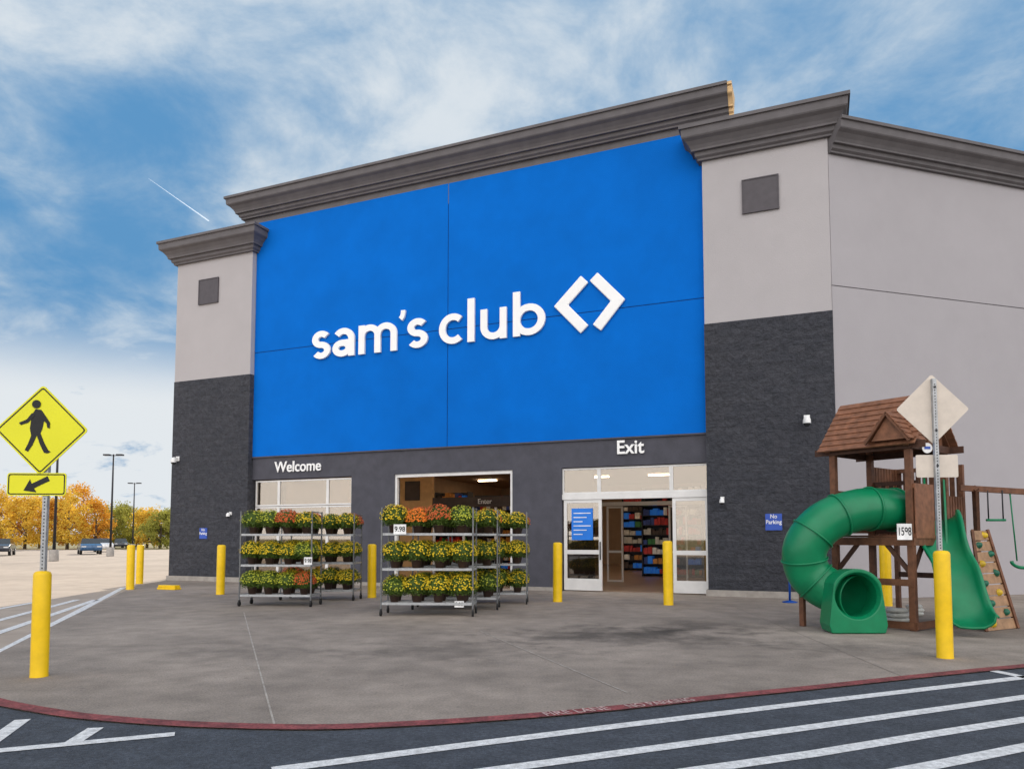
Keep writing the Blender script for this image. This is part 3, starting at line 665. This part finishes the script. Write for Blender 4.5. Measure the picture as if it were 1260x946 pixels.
for s in (-1,1):
    MB().box(-hp-0.1, hp+0.1, s*(hp+0.07)-0.015, s*(hp+0.07)+0.015, ZE-0.05, ZE+0.07).build('eave_beam', 'wood2', PS)
    MB().box(s*(hp+0.07)-0.014, s*(hp+0.07)+0.014, -hp-0.3, hp+0.3, ZE-0.05, ZE+0.068).build('eave_beam', 'wood2', PS)
ZR = 3.96; ex = 0.84; ey = 0.84
def slope(mb, a0, b0, half, n=9, th=0.034, axis='y', cy=0.0):
    for i in range(n):
        t0 = i/n; t1 = min(1, (i+1)/n+0.02)
        a = a0.lerp(b0, t0); b = a0.lerp(b0, t1); d = (b0-a0).normalized()
        run = Vector((0,1,0)) if axis == 'y' else Vector((1,0,0))
        nn = d.cross(run).normalized(); nn = -nn if nn.z < 0 else nn
        v = []
        for y in (-half, half): v += [a+run*y+nn*th, b+run*y+nn*th*0.35, b+run*y, a+run*y+nn*0.008]
        mb.add(v, [(0,1,2,3),(7,6,5,4),(0,4,5,1),(1,5,6,2),(2,6,7,3),(3,7,4,0)])
    return mb
rf = slope(MB(), Vector((-ex,0,ZE)), Vector((0,0,ZR)), ey).build('roof', 'roofwood', PS)
slope(MB(), Vector((ex,0,ZE)), Vector((0,0,ZR)), ey).build('roof_slope', 'roofwood', rf)
for y in (-hp-0.03, hp+0.03):
    mb = MB()
    mb.beam((-ex+0.04,y,ZE+0.0),(0,y,ZR-0.06),0.03,0.09,(0,1,0)); mb.beam((ex-0.04,y,ZE),(0,y,ZR-0.06),0.03,0.09,(0,1,0)); mb.beam((0,y,ZE+0.05),(0,y,ZR-0.1),0.05,0.03,(0,1,0))
    for x in (-0.52,-0.39,-0.26,-0.13,0.13,0.26,0.39,0.52): mb.beam((x,y+0.02,ZE+0.05),(x,y+0.02,ZR-0.08-abs(x)*1.12),0.02,0.12,(1,0,0))
    mb.build('gable_board', 'wood', rf)
yd = -0.44; za = ZE+0.56; hwid = 0.36; xo = -0.95; xi = -0.34; zl = ZE+0.08
dm = MB()
slope(dm, Vector(((xo+xi)/2, yd-hwid, zl)), Vector(((xo+xi)/2, yd, za)), (xi-xo)/2, 5, 0.03, 'x')
slope(dm, Vector(((xo+xi)/2, yd+hwid, zl)), Vector(((xo+xi)/2, yd, za)), (xi-xo)/2, 5, 0.03, 'x')
dm.build('cross_gable', 'roofwood', rf)
MB().add([(xo+0.06,yd,za-0.05),(xo+0.06,yd-hwid+0.08,zl+0.02),(xo+0.06,yd+hwid-0.08,zl+0.02)],[(0,1,2)]).build('gable_board', 'roofwood', rf)
for s in (-1,1): MB().beam((xo+0.01,yd,za-0.03),(xo+0.01,yd+s*hwid,zl-0.03),0.03,0.05,(1,0,0)).build('barge_board', 'wood', rf)
def slats(x0, y0, x1, y1, z0, z1, n, name='railing', m='wood', w=0.07):
    mb = MB()
    for z in (z0+0.04, z1-0.04): mb.beam((x0,y0,z),(x1,y1,z),0.035,0.08)
    for i in range(n):
        t = (i+0.5)/n; x = x0+(x1-x0)*t; y = y0+(y1-y0)*t; dx, dy = x1-x0, y1-y0; L = math.hypot(dx,dy)
        ox, oy = dy/L*0.027, -dx/L*0.027
        a = Vector((x+ox,y+oy,z0)); mb.beam(a, a+Vector((0,0,z1-z0)), w, 0.018, (ox,oy,0))
    return mb.build(name, m, PS)
slats(-hp,-hp-0.05,0.02,-hp-0.05,ZD-0.05,ZD+0.85,8,'siding_panel','roofwood',0.085)
slats(-hp-0.03,hp,-hp-0.03,-hp+0.95,ZD+0.04,ZD+0.75,6)
slats(hp,hp+0.03,-hp,hp+0.03,ZD+0.04,ZD+0.8,10)
slats(hp+0.03,-0.2,hp+0.03,hp,ZD+0.04,ZD+1.0,6,'railing','wood2')
ex0, ex1 = hp+0.08, hp+0.95
MB().box(ex0, ex1, -0.55, hp+0.05, ZD-0.10, ZD-0.03).build('side_deck', 'wood', PS)
for x, y in ((ex1,-0.55),(ex1,hp)): MB().box(x-0.04,x+0.04,y-0.04,y+0.04,0,ZD+1.30).build('post','wood',PS)
slats(ex0,hp+0.03,ex1,hp+0.03,ZD,ZD+1.30,8,'fence_panel','wood',0.085)
slats(ex1+0.03,-0.55,ex1+0.03,hp,ZD,ZD+1.30,10,'fence_panel','wood',0.085)
slats(ex0,-0.57,ex1,-0.57,ZD-0.05,ZD+0.70,8,'railing','wood',0.07)
for a, b in (((ex0,-0.52,1.42),(ex1,-0.52,1.42)), ((ex0,-0.52,0.75),(ex1,-0.52,0.75)), ((ex1,-0.5,0.8),(ex1,hp,0.8))): MB().beam(a,b,0.04,0.10).build('rail','wood2',PS)
for a, b in (((-hp,-hp,0.9),(-0.25,-hp,1.4)), ((hp,-hp,0.9),(0.25,-hp,1.4)), ((-hp,-hp,0.9),(-hp,-0.25,1.4)), ((-hp,hp,0.9),(-hp,0.25,1.4))): MB().beam(a,b,0.05,0.07).build('brace', 'wood2', PS)
for bx in ((-hp-0.04,hp+0.04,-hp-0.075,-hp-0.052,0.02,0.14),(-hp-0.075,-hp-0.052,-hp-0.04,hp+0.04,0.02,0.14),(-hp,hp,hp-0.02,hp+0.02,0.04,0.14),(-hp-0.074,-hp-0.053,-hp-0.04,hp+0.04,0.72,0.83)): MB().box(*bx).build('rail', 'wood', PS)
# tube slide
ctrl = [P(1108,628,12.6),P(1085,626,12.4),P(1052,628,12.3),P(1014,643,12.3),P(991,672,12.35),P(994,703,12.4),P(1016,723,12.3),P(1040,730,12.15),P(1056,734,11.9)]
path = smooth([WL(p) for p in ctrl], 6); nseg = len(path)
tsl = MB().tube(path, 0.355, 28, cap=False).build('tube_slide', 'green', PS)
md = tsl.modifiers.new('t', 'SOLIDIFY'); md.thickness = 0.02; md.offset = -1
for i in (3, 9, 15, 21, 27, 33, 39, 45):
    if i < nseg-1:
        d = (path[i+1]-path[i-1]).normalized()
        fo = MB().tube([path[i]-d*0.014, path[i]+d*0.014], 0.379, 28, cap=False).build('flange', 'green', tsl)
        md = fo.modifiers.new('t', 'SOLIDIFY'); md.thickness = 0.025; md.offset = -1
Yf = 11.60; cxm = P(1056,733,Yf); rin = 0.37
N = 40
def outline(ang):
    dx, dz = math.cos(ang), math.sin(ang); best = 9; zb = cxm.z-0.01
    if dz < 0: best = min(best, zb/(-dz))
    for s in (-1,1):
        den_ = s*dx+0.13*dz
        if den_ > 1e-4: best = min(best, 0.40/den_)
    if dz > 0: best = min(best, 0.425)
    return best
vf = []
for y_, sh in ((Yf, 1.0), (Yf+0.42, 0.97)):
    for j in range(N):
        a = 2*math.pi*j/N; r = outline(a)*sh; vf.append(WL(Vector((cxm.x+math.cos(a)*r, y_, cxm.z+math.sin(a)*r))))
for y_, rr in ((Yf, rin), (Yf+0.08, rin*0.90), (Yf+0.42, rin*0.93)):
    for j in range(N):
        a = 2*math.pi*j/N; vf.append(WL(Vector((cxm.x+math.cos(a)*rr, y_, cxm.z+math.sin(a)*rr))))
fs = []
for j in range(N):
    q = (j+1)%N
    fs += [(j, q, N+q, N+j), (j, 2*N+j, 2*N+q, q), (2*N+j, 3*N+j, 3*N+q, 2*N+q), (3*N+j, 4*N+j, 4*N+q, 3*N+q), (N+j, N+q, 4*N+q, 4*N+j)]
bevel(MB().add(vf, fs).build('slide_exit', 'green', tsl), 0.02, 3)
q = WL(G(988,770)); MB().box(q.x-0.04,q.x+0.04,q.y-0.04,q.y+0.04,0,0.55).build('slide_support', 'wood', PS)
def trough(ctrl, w, hgt, name):
    path = smooth(ctrl, 6); n = len(path); mb = MB(); k = 13; v = []
    prof2 = [(-w/2-0.04,hgt-0.02),(-w/2-0.02,hgt),(-w/2+0.02,hgt),(-w/2+0.035,hgt*0.5),(-w/2+0.07,0.06),(-w/4,0.01),(0,0),(w/4,0.01),(w/2-0.07,0.06),(w/2-0.035,hgt*0.5),(w/2-0.02,hgt),(w/2+0.02,hgt),(w/2+0.04,hgt-0.02)]
    for i, p in enumerate(path):
        d = (path[min(i+1,n-1)]-path[max(i-1,0)]).normalized(); hd = Vector((d.x,d.y,0)).normalized(); sd = Vector((-hd.y,hd.x,0)); up = sd.cross(d); up = -up if up.z < 0 else up
        v += [p+sd*a+up*b for a, b in prof2]
    fs = [(i*k+j,i*k+j+1,(i+1)*k+j+1,(i+1)*k+j) for i in range(n-1) for j in range(k-1)]
    mb.add(v, fs, True); o = mb.build(name, 'green', PS); md = o.modifiers.new('t','SOLIDIFY'); md.thickness = 0.03; return o
trough([WL(p) for p in (P(1152,640,12.75),P(1155,650,12.5),P(1161,682,12.15),P(1172,706,11.85),P(1181,738,11.6),P(1190,762,11.4),P(1197,772,11.15))], 0.62, 0.20, 'wave_slide')
for px in (1136,1160):
    mb = MB(); mb.add([WL(P(px,588,12.75)),WL(P(px,655,12.75)),WL(P(px+4,672,12.25)),WL(P(px+2,625,12.45))],[(0,1,2,3)])
    mb.keep = True; o = mb.build('slide_hood', 'green', PS); md = o.modifiers.new('t','SOLIDIFY'); md.thickness = 0.03
t0 = P(1196,652,12.5); t1 = P(1214,652,12.9); b0_ = G(1214,777); b1_ = G(1252,773)
T0, T1, B0, B1 = WL(t0), WL(t1), WL(b0_), WL(b1_)
mb = MB(); n = 9
nrm = (T1-T0).cross(B0-T0).normalized()
for i in range(n):
    u0 = i/n+0.006; u1 = (i+1)/n-0.006
    qd = [T0.lerp(B0,u0),T1.lerp(B1,u0),T1.lerp(B1,u1),T0.lerp(B0,u1)]
    mb.add(qd+[p+nrm*0.03 for p in qd], [(0,1,2,3),(7,6,5,4),(0,4,5,1),(1,5,6,2),(2,6,7,3),(3,7,4,0)])
cw = mb.build('climbing_wall', 'palewood', PS)
MB().beam(T0,B0,0.04,0.08).build('wall_rail', 'wood', cw); MB().beam(T1,B1,0.04,0.08).build('wall_rail', 'wood', cw)
rn = random.Random(4)
for i in range(10):
    u = (i+0.6)/10.3; s = 0.25 if i%2 else 0.72; c = T0.lerp(B0,u).lerp(T1.lerp(B1,u), s+rn.uniform(-.06,.06))
    hm = MB(); v = []; a = nrm.orthogonal().normalized(); b = nrm.cross(a)
    sgn = 1 if (nrm.dot(WL(Vector((0,0,1.5)))-c) > 0) else -1
    for (rr, hh) in ((0.065,0.0),(0.055,0.04),(0.025,0.065)): v += [c+sgn*nrm*(hh+(0.03 if sgn>0 else 0))+(a*math.cos(R(60*j))+b*math.sin(R(60*j)))*rr*rn.uniform(0.8,1.15) for j in range(6)]
    hm.add(v, [(k*6+j,k*6+(j+1)%6,(k+1)*6+(j+1)%6,(k+1)*6+j) for k in range(2) for j in range(6)]+[tuple(12+j for j in range(6))], True)
    hm.build('climbing_hold', 'rock' if i%3 else 'rocky', cw)
bA = WL(P(1180,600,12.9)); bB = WL(P(1375,612,13.6))
MB().beam(bA,bB,0.08,0.10).build('swing_beam','wood',PS)
for dx in (-0.7,0.7):
    q = bB.copy(); fo = Vector((q.x, q.y, 0)) + (WL(Vector((0,1,0)))-WL(Vector((0,0,0))))*dx
    MB().beam(q,fo,0.09,0.09,(1,0,0)).build('swing_leg','wood',PS)
MB().beam(WL(P(1200,600,12.9)),WL(G(1206,742)),0.08,0.08,(1,0,0)).build('swing_leg','wood',PS)
top = P(1224,603,12.98)
for s in (-1,1): MB().tube([WL(top+Vector((s*0.13,0,0))), WL(top+Vector((s*0.13,0,-0.52)))], 0.012, 6).build('swing_rope','dsteel',PS)
MB().tube([WL(top+Vector((-0.17,0,-0.53))),WL(top+Vector((0.17,0,-0.53)))],0.022,10).build('trapeze_bar','green',PS)
top = P(1256,604,13.1)
for s in (-1,1): MB().tube([WL(top+Vector((s*0.20,0,0))), WL(top+Vector((s*0.12,0,-1.25)))], 0.012, 6).build('swing_rope','green',PS)
pts = [WL(top+Vector((0.22*math.cos(R(a)),0,-1.25+0.12*math.sin(R(a))))) for a in range(180,361,15)]
MB().tube(pts,0.03,8).build('swing_seat','green',PS)
price(1113, 654, 11.85, '1598', 0.24, 0.26, 'white price card reading 1598 fixed to the play set post')
pp = P(1141,551,12.0); o = tag(MB().prism([(0.085*math.cos(R(a)),0.085*math.sin(R(a))) for a in range(0,360,18)], lambda p: (p[0],0,p[1]), lambda p: (p[0],0.012,p[1])).build('round_badge','card',None,pp), 'round white badge hanging under the play set roof', 'badge')
MB().box(-0.05,0.05,-0.004,-0.001,-0.02,0.025).build('badge_print','nopark',o)
for i, (px, py, s) in enumerate(((1104,765,1.0),(1125,757,0.8))):
    g = G(px,py); mb = MB()
    for k in range(3):
        z = k*0.085*s; prof3 = [(0.0,z),(0.17*s,z+0.005),(0.20*s,z+0.04),(0.17*s,z+0.075),(0,z+0.083)]
        mb.lathe([(r*(1-0.06*k),zz) for r,zz in prof3], 12, (0.02*(k%2),0,0))
    ob = mb.build('sack_pile','bag',None,g); ob.scale = (1.15,0.8,1)
    tag(ob, ('pale sacks piled under the front of the play tower','smaller pale sack pile behind the first under the play tower')[i], 'sacks')
g = G(972,741); o = empty('stanchion', g, 0, label='short blue stanchion beside the green tube slide', cat='stanchion')
MB().lathe([(0,0),(0.17,0),(0.17,0.02),(0.05,0.05),(0.0,0.05)],16).build('base','bluep',o)
MB().tube([(0,0,0.04),(0,0,0.78)],0.025,10).build('pole','bluep',o)

# ---------------------------------------------------------------- light poles, cars, trees
def lamp(px, ybot, h, label):
    g = G(px, ybot); o = empty('light_pole', g, 0, label=label, cat='light pole', group='parking lot light poles')
    MB().lathe([(0.3,0),(0.3,0.75),(0,0.75)],16).build('concrete_base','footing',o)
    MB().tube([(0,0,0.7),(0,0,h)],0.1,8,radii=[0.10,0.06]).build('pole','dsteel',o)
    MB().beam((-0.45,0,h-0.1),(0.45,0,h-0.1),0.07,0.07).build('arm','dsteel',o)
    for s in (-1,1): MB().box(s*0.55-0.25,s*0.55+0.25,-0.2,0.2,h-0.12,h+0.0).build('lamp_head','dsteel',o)
lamp(135.5,684,8.6,'tall parking lot light pole left of the building, second from the left')
lamp(163,676.5,8.6,'farthest light pole, closest to the building in view')
lamp(66,690,8.9,'nearest light pole, just right of the crossing sign, on a concrete base')
def car(px, ybot, rz, paint, label):
    g = G(px, ybot); o = empty('parked_car', g, rz, label=label, cat='car', group='cars in the distant parking lot')
    sec = [(-2.25,0.35),(-2.3,0.7),(-2.1,0.92),(-1.2,1.0),(-0.75,1.02),(0.9,1.02),(1.7,0.98),(2.2,0.88),(2.3,0.6),(2.2,0.35)]
    mb = MB(); n = len(sec)
    v = [(x,-0.88,z) for x,z in sec]+[(x,0.88,z) for x,z in sec]
    mb.add(v, [tuple(range(n)), tuple(range(2*n-1,n-1,-1))]+[(i,i+n,(i+1)%n+n,(i+1)%n) for i in range(n)])
    bevel(mb.build('body', paint, o), 0.09, 3)
    cab = [(-1.9,0.95,0.82),(-1.35,1.42,0.66),(0.35,1.46,0.66),(1.2,0.98,0.82)]
    v = [(x,-w,z) for x,z,w in cab]+[(x,w,z) for x,z,w in cab]
    MB().add(v, [(0,1,2,3),(7,6,5,4),(0,4,5,1),(1,5,6,2),(2,6,7,3)]).build('windows','carglass',o)
    MB().box(-1.3,0.3,-0.64,0.64,1.425,1.475).build('car_roof', paint, o)
    for x in (-1.4,1.4):
        for y in (-0.8,0.8):
            w = MB().tube([(x,y-0.1,0.33),(x,y+0.1,0.33)],0.33,18).build('wheel','tyre',o)
            MB().tube([(x,y-0.11,0.33),(x,y+0.11,0.33)],0.2,12).build('rim','rim',w)
    for y in (-0.62,0.62):
        MB().box(2.1,2.27,y-0.18,y+0.18,0.62,0.78).build('headlight','lampglass',o); MB().box(-2.31,-2.2,y-0.16,y+0.16,0.66,0.84).build('tail_light','red',o)
car(1,683,R(-62),'cardark','dark car at the far left edge of the photo')
car(110,681.5,R(-56),'carblue','blue car parked left of the tall light pole')
car(127,678.5,R(-58),'carwhite','white car parked directly beside the blue car')
car(148,675,R(-60),'cardark','dark car farther back between the two right light poles')
car(170,672,R(-62),'carred','silver car in the far row close to the building')
def tree(x, y, h, cw, leafm, label, seed):
    rn = random.Random(seed); o = empty('tree', (x,y,0), 0, label=label, cat='tree', group='autumn trees beyond the parking lot')
    tk = MB(); tk.tube([(0,0,0),(0.05,0.02,h*0.3),(0.1,0,h*0.7)],0.2,8,radii=[0.22,0.16,0.05]); cl = []
    for i in range(30):
        a = rn.uniform(0,6.28); t = rn.uniform(0.14,1.0); rr = cw*math.sin(math.pi*min(0.93,max(0.16,t*0.85+0.08)))**0.8*rn.uniform(0.3,1.0)
        c = Vector((math.cos(a)*rr, math.sin(a)*rr, h*t)); cl.append((c, rn.uniform(0.5,1.15)*cw*0.36))
        if i < 12: tk.tube([(0.05,0,h*max(0.15,t-0.3)), c*0.9+Vector((0,0,h*t*0.1))],0.05,5,radii=[0.07,0.02])
    tk.build('trunk','bark',o)
    lf = MB(); lf.keep = True
    for c, r in cl:
        for j in range(130):
            d = Vector((rn.gauss(0,1),rn.gauss(0,1),rn.gauss(0,0.8))); d = d/max(d.length,.01)*r*rn.uniform(0.3,1.15)
            p = c+d; a = Vector((rn.uniform(-1,1),rn.uniform(-1,1),rn.uniform(-1,1))).normalized(); b = a.orthogonal().normalized(); s = rn.uniform(0.09,0.18)
            lf.add([p-a*s,p-b*s*0.7,p+a*s,p+b*s*0.7],[(0,1,2,3)])
    lf.build('crown',leafm,o)
tr = [(-30,110,8.6,3.4,'t_yellow'),(-6,104,8.0,3.2,'t_yellow'),(14,108,7.0,3.2,'t_orange'),(32,101,6.9,2.9,'t_yellow'),(50,110,7.6,3.2,'t_yellow'),(68,104,6.6,2.9,'t_orange'),(84,100,7.6,3.0,'t_yellow'),(102,108,8.9,3.3,'t_orange'),(118,104,6.6,2.8,'t_orange'),(138,112,6.0,3.0,'t_green'),(152,118,6.6,3.0,'t_green'),(168,124,6.0,3.2,'t_yellow'),(182,114,5.8,3.0,'t_yellow'),(198,106,5.2,2.8,'t_green'),(212,112,5.8,3,'t_green')]
wrd = ['first','second','third','fourth','fifth','sixth','seventh','eighth','ninth','tenth','eleventh','twelfth','thirteenth','fourteenth','fifteenth']
cn = {'t_yellow':'golden','t_orange':'orange','t_green':'green'}
for i, (px, Y, h, cw, lm) in enumerate(tr):
    x = (px-630)/900*Y; tree(x, Y, h, cw, lm, '%s leaved tree beyond the parking lot, %s in the row from the left' % (cn[lm], wrd[i]), 40+i)

a = P(183,220,5000); b = P(257,272,5000)
mb = MB(); dd = (b-a).normalized(); nn = dd.cross(Vector((0,1,0))).normalized()
mb.add([a-nn*0.8,a+nn*0.8,b+nn*4.5,b-nn*4.5],[(0,1,2,3)])
mt = emat('contrail', (0.75,0.8,0.85), 0.45); M['trail'] = mt; mt.node_tree.nodes['Principled BSDF'].inputs['Alpha'].default_value = 0.4  # glow put into the trail material in place of sunlight on it
ct = mb.build('contrail', 'trail'); tag(ct, 'thin white vapour trail in the sky left of the building', 'vapour trail')

# ---------------------------------------------------------------- light
el = R(27); az = R(-6)
Sd = Vector((math.sin(az)*math.cos(el), math.cos(az)*math.cos(el), math.sin(el)))
sl = bpy.data.lights.new('sun', 'SUN'); sl.energy = 5.0; sl.angle = R(0.5); sl.color = (1, 0.90, 0.76)
so = bpy.data.objects.new('sun', sl); C.objects.link(so); so.rotation_euler = Sd.to_track_quat('Z','Y').to_euler()
W = bpy.data.worlds.new('World'); bpy.context.scene.world = W; W.use_nodes = True; nt = W.node_tree
bg = nt.nodes['Background']; bg.inputs['Strength'].default_value = 0.15
sky = nd(nt, 'ShaderNodeTexSky', sky_type='NISHITA', sun_disc=False, sun_elevation=el, sun_rotation=az); sky.air_density = 1.0; sky.dust_density = 0.0; sky.ozone_density = 2.0
tc = nd(nt, 'ShaderNodeTexCoord'); sp = nd(nt, 'ShaderNodeSeparateXYZ'); nt.links.new(tc.outputs['Generated'], sp.inputs[0])
def mth(op, a, b=None, c=None):
    n = nd(nt, 'ShaderNodeMath', operation=op)
    for i, q in enumerate((a,b,c)):
        if q is None: continue
        if isinstance(q, (int,float)): n.inputs[i].default_value = q
        else: nt.links.new(q, n.inputs[i])
    return n.outputs[0]
def mixc(f, a, b):
    mx = nd(nt, 'ShaderNodeMix', data_type='RGBA'); nt.links.new(f, mx.inputs[0])
    for i, q in ((6,a),(7,b)):
        if isinstance(q, tuple): mx.inputs[i].default_value = q
        else: nt.links.new(q, mx.inputs[i])
    return mx.outputs[2]
def ramp(v, a, b, c=0.0, d=1.0):
    mr = nd(nt, 'ShaderNodeMapRange', interpolation_type='SMOOTHSTEP'); nt.links.new(v, mr.inputs[0])
    for i, q in enumerate((a,b,c,d)): mr.inputs[i+1].default_value = q
    return mr.outputs[0]
zz = mth('MAXIMUM', sp.outputs[2], 0.0); den = mth('ADD', zz, 0.30)
cb = nd(nt, 'ShaderNodeCombineXYZ'); nt.links.new(mth('DIVIDE', sp.outputs[0], den), cb.inputs[0]); nt.links.new(mth('DIVIDE', sp.outputs[1], den), cb.inputs[1]); cb.inputs[2].default_value = 3.7
def noise(scale, det, rough, dist):
    n = nd(nt, 'ShaderNodeTexNoise'); n.inputs['Scale'].default_value = scale; n.inputs['Detail'].default_value = det; n.inputs['Roughness'].default_value = rough; n.inputs['Distortion'].default_value = dist
    nt.links.new(cb.outputs[0], n.inputs['Vector']); return n.outputs['Fac']
na = noise(1.5, 3, 0.5, 0.3); nb = noise(4.5, 7, 0.62, 0.25)
comb = mth('ADD', mth('MULTIPLY', na, 0.62), mth('MULTIPLY', nb, 0.38))
mask = ramp(comb, 0.40, 0.62)
bank = mth('MULTIPLY', ramp(zz, 0.29, 0.16), ramp(nb, 0.20, 0.42))
haze = ramp(zz, 0.20, 0.02, 0.0, 0.7)
fac = mth('MINIMUM', mth('MAXIMUM', mth('MAXIMUM', mth('MULTIPLY', mask, 0.88), mth('MULTIPLY', bank, 0.92)), haze), 0.95)
mn = nd(nt, 'ShaderNodeVectorMath', operation='MINIMUM'); nt.links.new(sky.outputs[0], mn.inputs[0]); mn.inputs[1].default_value = (0.75, 2.05, 3.8)
mr = ramp(sp.outputs[1], 0.25, -0.6)
fcol = mixc(ramp(comb, 0.46, 0.64), (3.3, 4.1, 4.8, 1), (5.2, 5.5, 5.7, 1))
fcol = mixc(bank, fcol, (5.5, 5.7, 5.8, 1))
ccol = mixc(mr, fcol, (14.6, 14.2, 13.9, 1))  # extra cloud brightness added behind the camera to fill the shaded facade
fac2 = mth('MAXIMUM', fac, mth('MULTIPLY', mr, 0.9))
nt.links.new(mixc(fac2, mn.outputs[0], ccol), bg.inputs['Color'])
